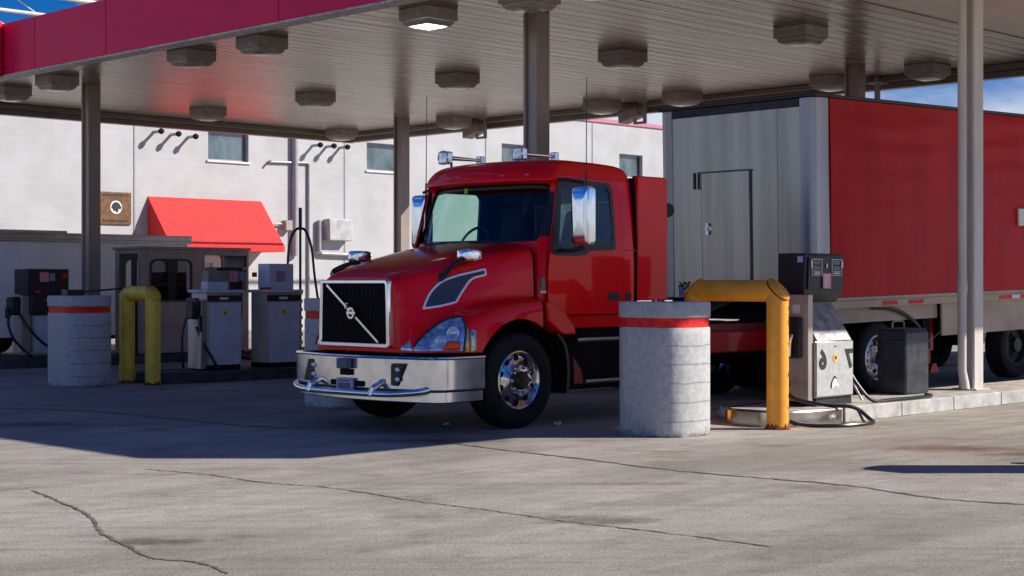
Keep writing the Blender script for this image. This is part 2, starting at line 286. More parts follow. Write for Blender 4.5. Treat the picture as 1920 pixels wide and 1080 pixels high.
# ------------------------------------------------------------------ mesh helpers
class MB:
    def __init__(s): s.b = bmesh.new()
    def box(s, x0, x1, y0, y1, z0, z1):
        v = [s.b.verts.new(p) for p in ((x0, y0, z0), (x1, y0, z0), (x1, y1, z0), (x0, y1, z0), (x0, y0, z1), (x1, y0, z1), (x1, y1, z1), (x0, y1, z1))]
        for f in ((3, 2, 1, 0), (4, 5, 6, 7), (0, 1, 5, 4), (1, 2, 6, 5), (2, 3, 7, 6), (3, 0, 4, 7)): s.b.faces.new([v[i] for i in f])
        return s
    def hexa(s, pts):
        v = [s.b.verts.new(p) for p in pts]
        for f in ((3, 2, 1, 0), (4, 5, 6, 7), (0, 1, 5, 4), (1, 2, 6, 5), (2, 3, 7, 6), (3, 0, 4, 7)): s.b.faces.new([v[i] for i in f])
        return s
    def prism(s, poly, axis, a, b):
        # poly: 2-D points; axis 'x','y','z' is the extrusion axis
        def P(p, c): return {'x': (c, p[0], p[1]), 'y': (p[0], c, p[1]), 'z': (p[0], p[1], c)}[axis]
        A = [s.b.verts.new(P(p, a)) for p in poly]; B = [s.b.verts.new(P(p, b)) for p in poly]
        n = len(poly)
        s.b.faces.new(A); s.b.faces.new(B[::-1])
        for i in range(n): s.b.faces.new((A[i], A[(i + 1) % n], B[(i + 1) % n], B[i]))
        return s
    def grid(s, rows, close_u=False):
        V = [[s.b.verts.new(p) for p in r] for r in rows]
        n = len(rows[0])
        for i in range(len(V) - 1):
            for j in range(n if close_u else n - 1):
                q = (V[i][j], V[i][(j + 1) % n], V[i + 1][(j + 1) % n], V[i + 1][j])
                if len(set(q)) == 4: s.b.faces.new(q)
        return V
    def tube(s, pts, r, seg=10, caps=True):
        pts = [Vector(p) for p in pts]; n = len(pts)
        rr = r if isinstance(r, (list, tuple)) else [r] * n
        up = None; rows = []
        for i, p in enumerate(pts):
            d = (pts[min(i + 1, n - 1)] - pts[max(i - 1, 0)]).normalized()
            if up is None:
                up = Vector((0, 0, 1)) if abs(d.z) < .9 else Vector((1, 0, 0))
            a = d.cross(up).normalized(); up = a.cross(d).normalized()
            rows.append([p + (a * math.cos(t) + up * math.sin(t)) * rr[i] for t in [2 * math.pi * k / seg for k in range(seg)]])
        V = s.grid(rows, True)
        if caps: s.b.faces.new(V[0][::-1]); s.b.faces.new(V[-1])
        return s
    def lathe(s, prof, origin, axis, seg=48, close=False):
        # prof: (r, h) along axis
        o = Vector(origin); ax = Vector(axis).normalized()
        e1 = Vector((0, 0, 1)) if abs(ax.z) < .9 else Vector((1, 0, 0)); a = ax.cross(e1).normalized(); bq = ax.cross(a)
        rows = [[o + ax * h + (a * math.cos(t) + bq * math.sin(t)) * max(r, 1e-4) for t in [2 * math.pi * k / seg for k in range(seg)]] for r, h in prof]
        if close: rows.append(rows[0])
        s.grid(rows, True); return s
    def build(s, name, material, parent=None, ang=35, bevel=0, seg=2, sub=0, solid=0, recalc=True, loc=None, rot=None):
        bmesh.ops.remove_doubles(s.b, verts=s.b.verts, dist=1e-5)
        if recalc: bmesh.ops.recalc_face_normals(s.b, faces=s.b.faces)
        ar = math.radians(ang)
        for f in s.b.faces: f.smooth = True
        for e in s.b.edges:
            if len(e.link_faces) == 2: e.smooth = e.calc_face_angle(0) < ar
        me = bpy.data.meshes.new(name); s.b.to_mesh(me); s.b.free()
        mats = material if isinstance(material, (list, tuple)) else [material]
        for m in mats: me.materials.append(m)
        o = bpy.data.objects.new(name, me); COL.objects.link(o)
        if parent is not None: o.parent = parent
        if loc is not None: o.location = loc
        if rot is not None: o.rotation_euler = rot
        if solid:
            md = o.modifiers.new('s', 'SOLIDIFY'); md.thickness = solid; md.offset = -1
        if bevel:
            md = o.modifiers.new('b', 'BEVEL'); md.width = bevel; md.segments = seg; md.limit_method = 'ANGLE'; md.angle_limit = RAD(32)
            md.harden_normals = False
        if sub:
            md = o.modifiers.new('sub', 'SUBSURF'); md.levels = sub; md.render_levels = sub
        return o

def catmull(P, n):
    P = [Vector(p) for p in P]; out_ = []
    Q = [P[0] * 2 - P[1]] + P + [P[-1] * 2 - P[-2]]
    for i in range(1, len(Q) - 2):
        for k in range(n):
            t = k / n
            out_.append(.5 * ((2 * Q[i]) + (Q[i + 1] - Q[i - 1]) * t + (2 * Q[i - 1] - 5 * Q[i] + 4 * Q[i + 1] - Q[i + 2]) * t * t + (3 * Q[i] - Q[i - 1] - 3 * Q[i + 1] + Q[i + 2]) * t ** 3))
    out_.append(P[-1]); return out_

def rrect(x0, x1, y0, y1, r, k=5):
    pts = []
    for cx, cy, a0 in ((x1 - r, y1 - r, 0), (x0 + r, y1 - r, 90), (x0 + r, y0 + r, 180), (x1 - r, y0 + r, 270)):
        for i in range(k + 1):
            a = RAD(a0 + 90 * i / k); pts.append((cx + r * math.cos(a), cy + r * math.sin(a)))
    return pts
def resample(loop, n, start=None):
    P = [Vector(p) for p in loop]; c = sum(P, Vector((0, 0))) / len(P)
    if start is not None: c = Vector(start)
    # sample by angle about centre
    res = []
    for k in range(n):
        a = 2 * math.pi * k / n; d = Vector((math.cos(a), math.sin(a))); best = None
        for i in range(len(P)):
            p, q = P[i] - c, P[(i + 1) % len(P)] - c
            e = q - p; den = d.x * e.y - d.y * e.x
            if abs(den) < 1e-9: continue
            t = (p.x * e.y - p.y * e.x) / den; s_ = (p.x * d.y - p.y * d.x) / den
            if t > 0 and -1e-6 <= s_ <= 1 + 1e-6:
                if best is None or t > best: best = t
        res.append(c + d * (best if best else 0.01))
    return res

def text_mesh(body, size, parent, name, material, origin, xdir, ydir, mirror=False, depth=.002, bold=0.0, center=True):
    cu = bpy.data.curves.new(name, 'FONT'); cu.body = body; cu.size = size; cu.extrude = depth; cu.offset = bold
    if center: cu.align_x = 'CENTER'; cu.align_y = 'CENTER'
    cu.resolution_u = 4
    tmp = bpy.data.objects.new(name + '_t', cu); COL.objects.link(tmp)
    bpy.context.view_layer.update()
    me = bpy.data.meshes.new_from_object(tmp.evaluated_get(bpy.context.evaluated_depsgraph_get()))
    bpy.data.objects.remove(tmp); bpy.data.curves.remove(cu)
    x = Vector(xdir).normalized(); y = Vector(ydir).normalized(); zc = x.cross(y)
    o_ = Vector(origin)
    for v in me.vertices:
        c = v.co.copy()
        v.co = o_ + x * (-c.x if mirror else c.x) + y * c.y + zc * c.z
    me.materials.clear(); me.materials.append(material)
    o = bpy.data.objects.new(name, me); COL.objects.link(o)
    if parent is not None: o.parent = parent
    return o

# ================================================================== GROUND
gm = MB(); gm.box(-600, 600, -300, 1500, -.5, 0)
ground = setp(gm.build('ground', GROUND), kind='structure')
def crack(pts, wd, seed, name='crack'):
    rnd = random.Random(seed); m = MB()
    P = catmull([(x, y, 0) for x, y in pts], 14); Q = []
    for i, p in enumerate(P):
        d = (P[min(i + 1, len(P) - 1)] - P[max(i - 1, 0)]).normalized(); nrm = Vector((-d.y, d.x, 0))
        j = rnd.uniform(-.013, .013); wv = wd * (rnd.uniform(.45, 1.3)) * (.3 if i in (0, len(P) - 1) else 1)
        c = p + nrm * j; Q.append([c + nrm * wv + Vector((0, 0, .004)), c - nrm * wv + Vector((0, 0, .004))])
    m.grid(Q); o = m.build(name, TAR, ground, recalc=False); return o
def gp(px, py):   # ground point for a spot noted on the photo while measuring
    Y = 2950 * 1.57 / (py - 530.0); return ((px - 960) / 2950 * Y, Y)
crack([gp(60, 920), gp(115, 942), gp(170, 970), gp(190, 1000), gp(235, 1022), gp(285, 1046), gp(370, 1055), gp(430, 1076)], .0145, 1)
crack([gp(820, 828), gp(960, 846), gp(1100, 862), gp(1240, 880), gp(1420, 896), gp(1600, 912), gp(1760, 935), gp(1960, 949)], .022, 2)
crack([gp(275, 880), gp(400, 892), gp(500, 906), gp(620, 915), gp(780, 940), gp(900, 955), gp(1060, 978), gp(1250, 1000), gp(1450, 1026)], .011, 3)
crack([gp(-60, 765), gp(150, 770), gp(330, 786), gp(480, 800), gp(640, 806)], .03, 4)
crack([gp(-40, 826), gp(200, 815), gp(420, 790), gp(560, 770)], .012, 5)

# ================================================================== ISLANDS
def island(v0, u0=14.05, u1=46, hw=.53, steel=True, mt=None):
    m = MB(); poly = []
    R = .95
    nose = [(0.0, -hw * .35), (0.06, -hw * .62), (.22, -hw * .84), (.55, -hw * .97), (1.0, -hw)]
    lo = nose; hi = [(a, -b) for a, b in nose][::-1]
    poly = [(0, 0)] + lo + [(u1 - u0, -hw), (u1 - u0, hw)] + hi
    m.prism(poly, 'z', -.02, .163)
    o = m.build('fuel_island', mt or ISLCONC, None, bevel=.012, loc=W(u0, v0), rot=(0, 0, ROT)); setp(o, kind='structure')
    # kerb facing blocks on the near side and the stainless nose band
    k = MB(); x = 1.06; rnd = random.Random(int(v0 * 10))
    while x < u1 - u0 - 1:
        ln = 1.2; k.box(x, x + ln - .012, -hw - .022, -hw + .05, 0, .170 + rnd.uniform(-.002, .002)); x += ln
    k.build('kerb', mt or KERBC, o, bevel=.01)
    if steel:
        s_ = MB(); pts = [(a, b) for a, b in hi[::-1]][::-1]
        path = hi + [(0, 0)] + lo
        P = catmull([(a, b, 0) for a, b in path], 6)
        rows = []
        for zz, off in ((.0, .018), (.155, .018), (.172, .006), (.172, -.05)):
            r = []
            for i, p in enumerate(P):
                d = (P[min(i + 1, len(P) - 1)] - P[max(i - 1, 0)]).normalized(); nn = Vector((-d.y, d.x, 0))
                if nn.x > 0 and False: nn = -nn
                r.append(p - nn * off * (1 if True else -1) + Vector((0, 0, zz)))
            rows.append(r)
        s_.grid(rows); s_.build('nose_band', STEEL if not mt else mt, o, recalc=True)
    return o
island(10.38); island(15.9); DARKK = mat('black_kerb', (.045, .043, .042), .7, 0, .3, 5, bump=.2); island(21.4, 13.3, mt=DARKK); island(27.2, 13.6, mt=DARKK)  # the two far islands are near black all over, kerb and nose included

# ================================================================== CANOPY
ZC = 5.47; UF, UB, VR, VM, VL = 14.0, 26.4, 5.95, 12.0, 32.3
can = thing('fuel_canopy', UF, VM, 0, 'large steel fuel canopy with maroon fascia and ribbed beige ceiling over the truck', 'canopy')
def cl(u, v): return (u - UF, v - VM)
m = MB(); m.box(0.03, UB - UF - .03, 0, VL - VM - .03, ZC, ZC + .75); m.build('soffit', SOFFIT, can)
UB2 = 33.0  # bay lengthened out of view so that it shades the trailer side
m = MB(); m.box(0.03, UB2 - UF - .03, VR - VM + .03, -.003, ZC + .012, ZC + .74); o = m.build('soffit', SOFFIT2, can); o['label'] = 'beige soffit of the right hand bay, bounce light put into its pale colour'
# fascia: front in long panels, other sides whole
edges = [VR, 8.95, 13.9, 18.75, 23.58, 26.02, VL]
for a, b in zip(edges[:-1], edges[1:]):
    m = MB(); m.box(-.10, 0, a - VM + .009, b - VM - .009, ZC - .07, ZC + .88); m.build('fascia_panel', FASCIA, can, bevel=.006)
m = MB(); m.box(-.085, -.012, VR - VM, VL - VM, ZC - .05, ZC + .86); m.build('fascia_backing', BLACKM, can)
m = MB(); m.box(-.125, .16, VR - VM, VL - VM, ZC - .105, ZC - .073); m.build('fascia_lip', LIP, can, bevel=.005)
m = MB(); m.box(UB - UF, UB - UF + .1, 0.0, VL - VM, ZC - .20, ZC + .88); m.box(UB - UF + .101, UB2 - UF, -.0, .1, ZC - .1, ZC + .88); m.box(UB2 - UF, UB2 - UF + .1, VR - VM, .1, ZC - .2, ZC + .88); m.box(-.05, UB - UF, VL - VM, VL - VM + .1, ZC - .22, ZC + .88); m.box(0.0, UB2 - UF, VR - VM - .1, VR - VM, ZC - .1, ZC + .88)
m.build('fascia_side', FASCIA, can)
m = MB()   # inner gutter beam along the back and left edges
m.box(UB - UF - .42, UB - UF - .005, 0.0, VL - VM - .01, ZC - .10, ZC - .004); m.box(UB - UF - .2, UB - UF - .004, 0.0, VL - VM - .012, ZC - .215, ZC - .103)
m.box(0.2, UB - UF - .425, VL - VM - .34, VL - VM - .006, ZC - .11, ZC - .004); m.box(0.2, UB - UF - .425, VL - VM - .15, VL - VM - .008, ZC - .225, ZC - .113)
m.build('gutter_beam', TRIM, can, bevel=.01)
def column(u, v, mt, wd=.25, pipe=False):
    m = MB(); x, y = cl(u, v)
    # H-section look: two flanges and a set back web
    h = wd / 2; t = wd * .16; z0 = .165
    m.box(x - h, x + h, y - h, y - h + t, z0, ZC); m.box(x - h, x + h, y + h - t, y + h, z0, ZC); m.box(x - h + .045, x + h - .045, y - h + t, y + h - t, z0, ZC)
    m.box(x - h - .06, x + h + .06, y - h - .06, y + h + .06, z0, z0 + .02)
    c = m.build('column', mt, can, bevel=.004)
    if pipe:
        q = MB(); px_, py_ = x - h - .075, y + .02
        q.tube([(px_, py_, ZC), (px_, py_, .42), (px_ + .0, py_ - .015, .34), (px_, py_ - .03, .26), (px_ - .01, py_ - .05, .17)], .06, 14)
        q.tube([(px_, py_, 1.42), (px_, py_, 1.60)], .068, 14); q.tube([(px_, py_, 1.49), (px_, py_, 1.53)], .074, 14)
        q.build('downpipe', BEIGEL, can)
    return c
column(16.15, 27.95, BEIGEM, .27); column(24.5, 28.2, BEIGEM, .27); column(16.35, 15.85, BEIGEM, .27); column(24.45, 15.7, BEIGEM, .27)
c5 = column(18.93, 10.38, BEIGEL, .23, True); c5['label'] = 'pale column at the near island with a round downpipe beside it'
# red sign box on the front fascia, far left
m = MB(); m.box(-.42, -.13, 27.15 - VM, 30.3 - VM, ZC - .12, ZC + .93)
sb = m.build('sign_box', REDSIGN, None, bevel=.03, loc=W(UF, VM), rot=(0, 0, ROT)); setp(sb, 'bright red sign box on the maroon fascia at the upper left edge', 'sign box')
m = MB(); m.box(-.424, -.421, 27.9 - VM, 29.6 - VM, ZC + .1, ZC + .6); m.build('sign_face', WHITEP, sb, rot=(0, 0, 0))

# canopy lights
def make_fixture(lens):
    root = thing('canopy_light', 0, 0, 0)
    m = MB(); m.box(-.30, .30, -.30, .30, -.17, 0)
    m.build('housing', FIXT, root, bevel=.008)
    m = MB(); q = lambda h, z: [(-h, -h, z), (h, -h, z), (h, h, z), (-h, h, z)]
    m.grid([q(.262, -.172), q(.255, -.205), q(.215, -.245), q(.205, -.245), q(.205, -.225)], True); m.build('skirt', FIXT, root, ang=20)
    m = MB(); V = m.grid([q(.204, -.238), q(.15, -.262), q(.05, -.268)], True); m.b.faces.new(V[-1]); m.build('lens', lens, root, ang=60)
    return root
FL = [
 (15.04, 16.73, 1, 'lit canopy light glowing above the truck windscreen, with its reflection beside it'),
 (15.08, 14.75, 0, 'canopy light cut by the top edge just in front of the middle column'),
 (14.95, 20.6, 0, 'second canopy light from the left along the maroon fascia, right of the lower one'),
 (14.95, 22.6, 0, 'canopy light over the red glow near the maroon fascia'),
 (15.0, 27.2, 0, 'canopy light just left of the left hand column'),
 (15.2, 29.4, 0, 'leftmost canopy light at the edge of the picture'),
 (20.15, 25.9, 0, 'canopy light in the middle of the ceiling above and right of the red awning'),
 (20.15, 21.6, 0, 'canopy light above the truck windscreen, below the lit one'),
 (20.15, 29.8, 0, 'canopy light by the back gutter, above the left wall window'),
 (25.35, 31.5, 0, 'canopy light tucked in the far back corner of the ceiling'),
 (20.15, 17.5, 0, 'canopy light right of the middle column'),
 (20.15, 13.9, 0, 'canopy light over the trailer nose, nearest to the right pale column'),
 (25.35, 22.6, 0, 'canopy light near the back gutter between middle column and trailer'),
 (25.35, 20.4, 0, 'canopy light directly above the left end of the trailer nose'),
 (25.35, 27.3, 0, 'faint canopy light on the back gutter over the truck, left of the middle column'),
 (25.35, 16.8, 0, 'canopy light behind the far column above the trailer corner'),
 (25.25, 14.7, 0, 'canopy light with a sunlit side left of the pale column'),
 (15.0, 13.55, 0, 'canopy light clipped by the top edge right of the middle column')]
fx0 = make_fixture(LENSM); fxl = None
for i, (u, v, lit, lab) in enumerate(FL):
    if lit: f = make_fixture(LENSLIT)
    else:
        f = fx0 if fx0.location.length < 1 else copy_tree(fx0)
    f.location = W(u, v, ZC); setp(f, lab, 'canopy light', 'canopy lights under the ceiling')
    bpy.context.view_layer.update()

# bracket floodlights at the back edge
def floodlight(u, v, lab, drop=.42):
    r = thing('flood_light', u, v, ZC, lab, 'flood light', 'flood lights on brackets')
    m = MB(); m.box(-.12, .12, -.12, .12, -.02, 0); m.box(-.03, .03, -.03, .03, -drop, 0); m.box(-.03, .03, -.03, .30, -drop - .05, -drop); m.box(-.03, .03, .25, .30, -drop, -drop + .22)
    m.build('bracket', FIXT, r)
    m = MB(); m.hexa([(-.16, .10, -.30), (.16, .10, -.30), (.16, .62, -.44), (-.16, .62, -.44), (-.13, .14, -.10), (.13, .14, -.10), (.2, .60, -.20), (-.2, .60, -.20)])
    m.build('lamp_head', FIXT, r, bevel=.01); return r
floodlight(26.0, 26.9, 'flood light on a square bracket at the back edge, left of the middle column')
floodlight(26.0, 21.95, 'flood light on a square bracket at the back edge, above the trailer nose')
r = thing('hanging_post', 26.0, 16.2, ZC, 'dark post hanging from the back of the ceiling above the red trailer side', 'post')
m = MB(); m.box(-.04, .04, -.04, .04, -.75, 0); m.build('stem', FIXT, r); m = MB(); m.box(-.16, .16, -.16, .16, -.13, -.10); m.build('flange', FIXT, r)

# ================================================================== BUILDING
VB = 42.0
bld = thing('store_building', 0, VB, 0, 'long white block building with small high windows behind the canopy', 'building')
WIN = [(28.4, 29.95, 5.46, 6.42), (34.9, 36.75, 5.46, 6.42), (41.45, 43.3, 5.86, 6.80), (48.15, 49.6, 5.86, 6.80)]
DOOR = (27.3, 28.6, 0.0, 2.2)
def wall_grid(holes, x0, x1, z0, z1):
    xs = sorted(set([x0, x1] + [h[0] for h in holes] + [h[1] for h in holes])); zs = sorted(set([z0, z1] + [h[2] for h in holes] + [h[3] for h in holes]))
    m = MB()
    for i in range(len(xs) - 1):
        for j in range(len(zs) - 1):
            cx, cz = (xs[i] + xs[i + 1]) / 2, (zs[j] + zs[j + 1]) / 2
            if any(h[0] < cx < h[1] and h[2] < cz < h[3] for h in holes): continue
            v = [m.b.verts.new(p) for p in ((xs[i], 0, zs[j]), (xs[i + 1], 0, zs[j]), (xs[i + 1], 0, zs[j + 1]), (xs[i], 0, zs[j + 1]))]; m.b.faces.new(v)
    for h in holes:
        for (a, b) in (((h[0], h[2]), (h[0], h[3])), ((h[0], h[3]), (h[1], h[3])), ((h[1], h[3]), (h[1], h[2])), ((h[1], h[2]), (h[0], h[2]))):
            v = [m.b.verts.new(p) for p in ((a[0], 0, a[1]), (b[0], 0, b[1]), (b[0], .25, b[1]), (a[0], .25, a[1]))]; m.b.faces.new(v)
    return m
m = wall_grid(WIN + [DOOR], 2, 66, -.02, 8.0)
for a in ((2, 2.002), (65.998, 66)): m.box(a[0], a[1], .01, 14, -.02, 8.0)
m.box(2, 66, 14, 14.01, 0, 8); m.box(2, 66, .02, 14, 7.7, 7.72)
m.build('wall', WALL, bld, recalc=False)
m = MB(); m.box(1.9, 66.1, -.06, .25, 7.98, 8.13); m.build('coping', COPING, bld)
for h in WIN:
    f = MB(); t = .05
    f.box(h[0], h[0] + t, .14, .2, h[2], h[3]); f.box(h[1] - t, h[1], .14, .2, h[2], h[3]); f.box(h[0] + t, h[1] - t, .14, .2, h[2], h[2] + t); f.box(h[0] + t, h[1] - t, .14, .2, h[3] - t, h[3])
    fo = f.build('window', COND, bld)
    g = MB(); g.box(h[0] + t, h[1] - t, .165, .175, h[2] + t, h[3] - t); g.build('pane', WINB, fo)
    s_ = MB(); s_.box(h[0] - .06, h[1] + .06, -.05, .14, h[2] - .07, h[2] - .003); s_.build('sill', WHITEP, fo, bevel=.01)
d = MB(); d.box(DOOR[0], DOOR[1], .1, .16, 0, 2.2); dd = d.build('door', COND, bld)
for us in (25.72, 33.9, 40.6, 46.5):
    s_ = MB(); s_.box(us, us + .045, -.018, -.003, 0, 7.9); s_.build('control_joint', COND, bld)
def vent(x, z):
    v = MB(); v.tube([(x, 0, z), (x, -.38, z), (x, -.42, z - .02)], .05, 12); o = v.build('vent_pipe', COND, bld)
    c = MB(); c.lathe([(.0, -.09), (.07, -.07), (.095, 0), (.07, .07), (0, .09)], (x, -.42, z), (0, 1, 0), 14); c.build('vent_cap', BLACKM, o)
for i in range(3): vent(26.42 + i * .62, 6.20 - .04 * i)
for i in range(3): vent(32.55 + i * .58, 6.16)
s_ = MB(); s_.tube([(31.75, -.09, 2.45), (31.75, -.09, 7.7)], .105, 14); s_.box(31.6, 31.9, -.2, 0, 7.6, 7.95); s_.build('conduit', COND, bld)
s_ = MB(); s_.tube([(30.72, -.20, 5.52), (30.72, -.05, 5.52), (32.3, -.05, 5.56), (32.35, -.05, 5.5), (32.35, -.05, .3)], .045, 10); s_.build('conduit', COND, bld)
s_ = MB(); s_.box(33.0, 34.0, -.34, -.002, 2.98, 3.72); s_.build('meter_box', mat('grey_box_paint', (.46, .46, .46), .6), bld, bevel=.04)
s_ = MB(); s_.tube([(32.75, -.10, 3.66), (32.75, -.10, 2.62), (32.85, -.10, 2.55), (35.0, -.10, 2.50)], .07, 10); s_.build('conduit', COND, bld)
s_ = MB(); s_.tube([(30.6, -.1, 3.5), (31.5, -.1, 3.5)], .03, 8); s_.box(31.3, 31.55, -.22, -.004, 3.3, 3.62); s_.build('junction_box', FIXT, bld)
# awning over the door
AW0, AW1 = 26.2, 30.45; ZT, ZB2, P = 4.22, 2.72, 1.28
s_ = MB(); s_.prism([(0, ZT), (-P, ZB2), (-P, ZB2 - .17), (0, ZB2 - .17)], 'x', AW0, AW1)
aw = s_.build('awning', AWN, bld, bevel=.006, ang=20)
# wall sign
s_ = MB(); s_.box(24.50, 25.60, -.06, -.003, 3.33, 4.30)
sg = s_.build('wall_sign', BROWN, None, loc=W(0, VB), rot=(0, 0, ROT), bevel=.01); setp(sg, 'square brown sign with a white and black round emblem on the white wall', 'sign')
cx, cz = 25.07, 3.84
e = MB(); e.lathe([(.0, -.075), (.20, -.075), (.20, -.062)], (cx, 0, cz), (0, 1, 0), 28); e.build('emblem_disc', WHITET, sg)
e = MB()
blob = [(-.17, -.02), (-.13, .09), (-.05, .16), (.05, .15), (.12, .10), (.18, .0), (.15, -.06), (.08, -.04), (.07, -.12), (.02, -.17), (-.03, -.10), (-.09, -.12), (-.11, -.05)]
e.prism([(cx + a, cz + b) for a, b in blob], 'y', -.082, -.078); e.build('emblem_figure', BLACKT, sg)
e = MB(); 
for zz in (3.40, 4.18):
    for k in range(9): e.box(24.62 + k * .1, 24.69 + k * .1, -.066, -.062, zz, zz + .06)
e.build('carved_border', BLACKT, sg)

# white cargo trailer parked before the building
ct = thing('cargo_trailer', 8.0, 30.6, 0, 'long white box trailer with a silver top rail parked by the building', 'trailer')
m = MB(); m.box(0, 12.15, 0, 2.3, .42, 2.46); m.build('body', TRAILW, ct, bevel=.02)
m = MB(); m.box(-.02, 12.22, -.06, 2.36, 2.46, 2.62); m.box(-.02, 12.22, -.09, -.062, 2.44, 2.50); m.box(-.02, 12.22, -.09, -.062, 2.585, 2.63); m.build('top_rail', ALU, ct, bevel=.01)
m = MB(); m.box(7.2, 9.1, -.02, .0, 2.63, 2.68); m.build('roof_vent', BEIGEL, ct)
for x in (2.4, 4.8, 7.2, 9.6):
    m = MB(); m.box(x, x + .012, -.006, -.001, .45, 2.44); m.build('panel_joint', COND, ct)
for x in (8.6, 9.5):
    for y in (.15, 2.15):
        m = MB(); m.lathe([(.12, -.1), (.32, -.1), (.36, -.06), (.36, .06), (.32, .1), (.12, .1)], (x, y, .36), (0, 1, 0), 24, True); m.build('wheel', RUBBER, ct)
m = MB(); m.box(0, 12, .3, 2.0, .33, .415); m.build('chassis', BLACKM, ct)

# ================================================================== KIOSK
ki = thing('attendant_kiosk', 16.6, 26.85, .163, 'tan metal attendant booth with rounded windows under the red awning', 'booth')
KL, KW, KH = 2.55, .95, 2.06
def panel_hole(m, x0, x1, z0, z1, hole, y0, y1, axis='y', n=48):
    outer = [(x1, z1), (x0, z1), (x0, z0), (x1, z0)]
    c = ((hole[0] + hole[1]) / 2, (hole[2] + hole[3]) / 2)
    inn = resample(rrect(*hole), n, c); outp = resample(outer, n, c)
    # snap true corners
    for oc in outer:
        k = min(range(n), key=lambda i: (outp[i] - Vector(oc)).length); outp[k] = Vector(oc)
    def P(p, y): return (p[0], y, p[1]) if axis == 'y' else (y, p[0], p[1])
    rows = [[P(p, y0) for p in outp], [P(p, y0) for p in inn], [P(p, y1) for p in inn], [P(p, y1) for p in outp]]
    rows.append(rows[0]); m.grid(rows, True)
m = MB()
panel_hole(m, 0, 1.32, .02, KH, (.22, 1.16, 1.05, 1.86, .12), 0, .04)
panel_hole(m, 1.325, KL, .02, KH, (1.43, 2.52, 1.22, 2.00, .03), 0, .04)
panel_hole(m, .0, 1.32, .02, KH, (.22, 1.16, 1.05, 1.86, .12), KW - .04, KW)
panel_hole(m, 1.325, KL, .02, KH, (1.43, 2.52, 1.22, 1.98, .05), KW - .04, KW)
m.box(KL - .04, KL, .045, KW - .045, .02, KH)
m.box(0, .04, .045, .12, .02, KH); m.box(0, .04, KW - .14, KW - .045, .02, KH); m.box(0, .04, .122, KW - .142, 1.98, KH)
m.build('wall', KIOSK, ki)
m = MB(); m.box(-.05, KL + .03, -.05, KW + .05, KH + .003, KH + .06); m.build('roof', KIOSK, ki, bevel=.015)
m = MB(); o1 = rrect(.20, 1.18, 1.03, 1.88, .14); i1 = rrect(.245, 1.135, 1.075, 1.835, .10)
c = (.69, 1.45); A = resample(o1, 48, c); B = resample(i1, 48, c)
m.grid([[(p[0], -.012, p[1]) for p in A], [(p[0], -.012, p[1]) for p in B], [(p[0], .02, p[1]) for p in B], [(p[0], .02, p[1]) for p in A], [(p[0], -.012, p[1]) for p in A]], True)
m.build('window_gasket', BLACK, ki)
m = MB(); m.box(.24, 1.14, .018, .024, 1.07, 1.84); m.build('window_pane', KGLASS, ki)
m = MB(); m.box(1.43, 1.47, -.01, .05, 1.22, 2.0); m.box(1.90, 1.94, -.01, .05, 1.72, 2.0); m.box(2.48, 2.52, -.01, .05, 1.22, 2.0); m.box(1.47, 2.48, -.01, .05, 1.96, 2.0); m.box(1.47, 2.48, -.01, .05, 1.68, 1.72); m.build('sash', BEIGEM, ki)
m = MB(); m.box(.0, KL - .05, .05, KW - .05, .0, .1); m.box(.7, 1.25, .30, .80, .1, 1.62); m.box(1.5, 2.5, .3, .8, .1, 1.15); m.build('counter', DARKMETAL, ki, bevel=.02)
m = MB(); m.box(1.62, 2.30, .18, .6, 1.16, 1.66); m.build('monitor', KIOSK, ki, bevel=.03)
m = MB(); m.box(-.035, -.005, .13, .3, .05, 1.95); m.build('door', BLACK, ki)

# ================================================================== CONCRETE BARRIERS
_arc = catmull([(0, -.24, 0), (.045, -.33, 0), (.16, -.405, 0), (.33, -.435, 0), (.52, -.42, 0), (.68, -.35, 0), (.79, -.23, 0), (.84, -.08, 0), (.84, .08, 0), (.79, .23, 0), (.68, .35, 0), (.52, .42, 0), (.33, .435, 0), (.14, .40, 0), (.03, .33, 0)], 3)
BPLAN = [(0, .26)] + [(p.x, p.y) for p in _arc]
def barrier(name='concrete_barrier'):
    r = thing(name, 0, 0, 0)
    rnd = random.Random(3)
    cx, cy = .45, 0
    def ring(sc, z, jit=0): return [((x - cx) * sc + cx + rnd.uniform(-jit, jit), (y - cy) * sc + cy + rnd.uniform(-jit, jit), z + rnd.uniform(-jit, jit)) for x, y in P2]
    P2 = []
    n0 = len(BPLAN)
    seed_ = 1
    for i in range(n0):
        a, b = BPLAN[i], BPLAN[(i + 1) % n0]
        k = 6 if i == 0 else 1
        for j in range(k): P2.append((a[0] + (b[0] - a[0]) * j / k, a[1] + (b[1] - a[1]) * j / k))
    m = MB(); rows = [ring(.985, 0.0, .012), ring(1.0, .03, .005), ring(1.0, .08, .001)] + [ring(1.0, z, .0) for z in (.25, .45, .65, .85, 1.0, 1.10)] + [ring(.985, 1.112)]
    V = m.grid(rows, True); m.b.faces.new(V[-1]); m.build('body', BARRIER, r, ang=36)
    m = MB(); V = m.grid([ring(.972, 1.10), ring(.972, 1.215)], True); m.build('red_band', REDBAND, r, ang=36)
    m = MB(); V = m.grid([ring(.99, 1.21), ring(1.012, 1.218), ring(1.012, 1.36), ring(.995, 1.372)], True); m.b.faces.new(V[0]); m.b.faces.new(V[-1]); m.build('cap', CONCRETE, r, ang=36)
    return r
b1 = barrier(); b1.location = W(12.33, 10.45)
setp(b1, 'large sunlit grey concrete barrier with a red band in front of the yellow bollard frame', 'barrier', 'banded concrete barriers at the island ends')
b3 = copy_tree(b1); b3.location = W(11.95, 21.68); b3['label'] = 'shaded scuffed concrete barrier with a red band at the left, below the left column'
b2 = copy_tree(b1); b2.location = W(12.28, 15.72); b2['label'] = 'concrete barrier mostly hidden behind the truck grille and bumper'
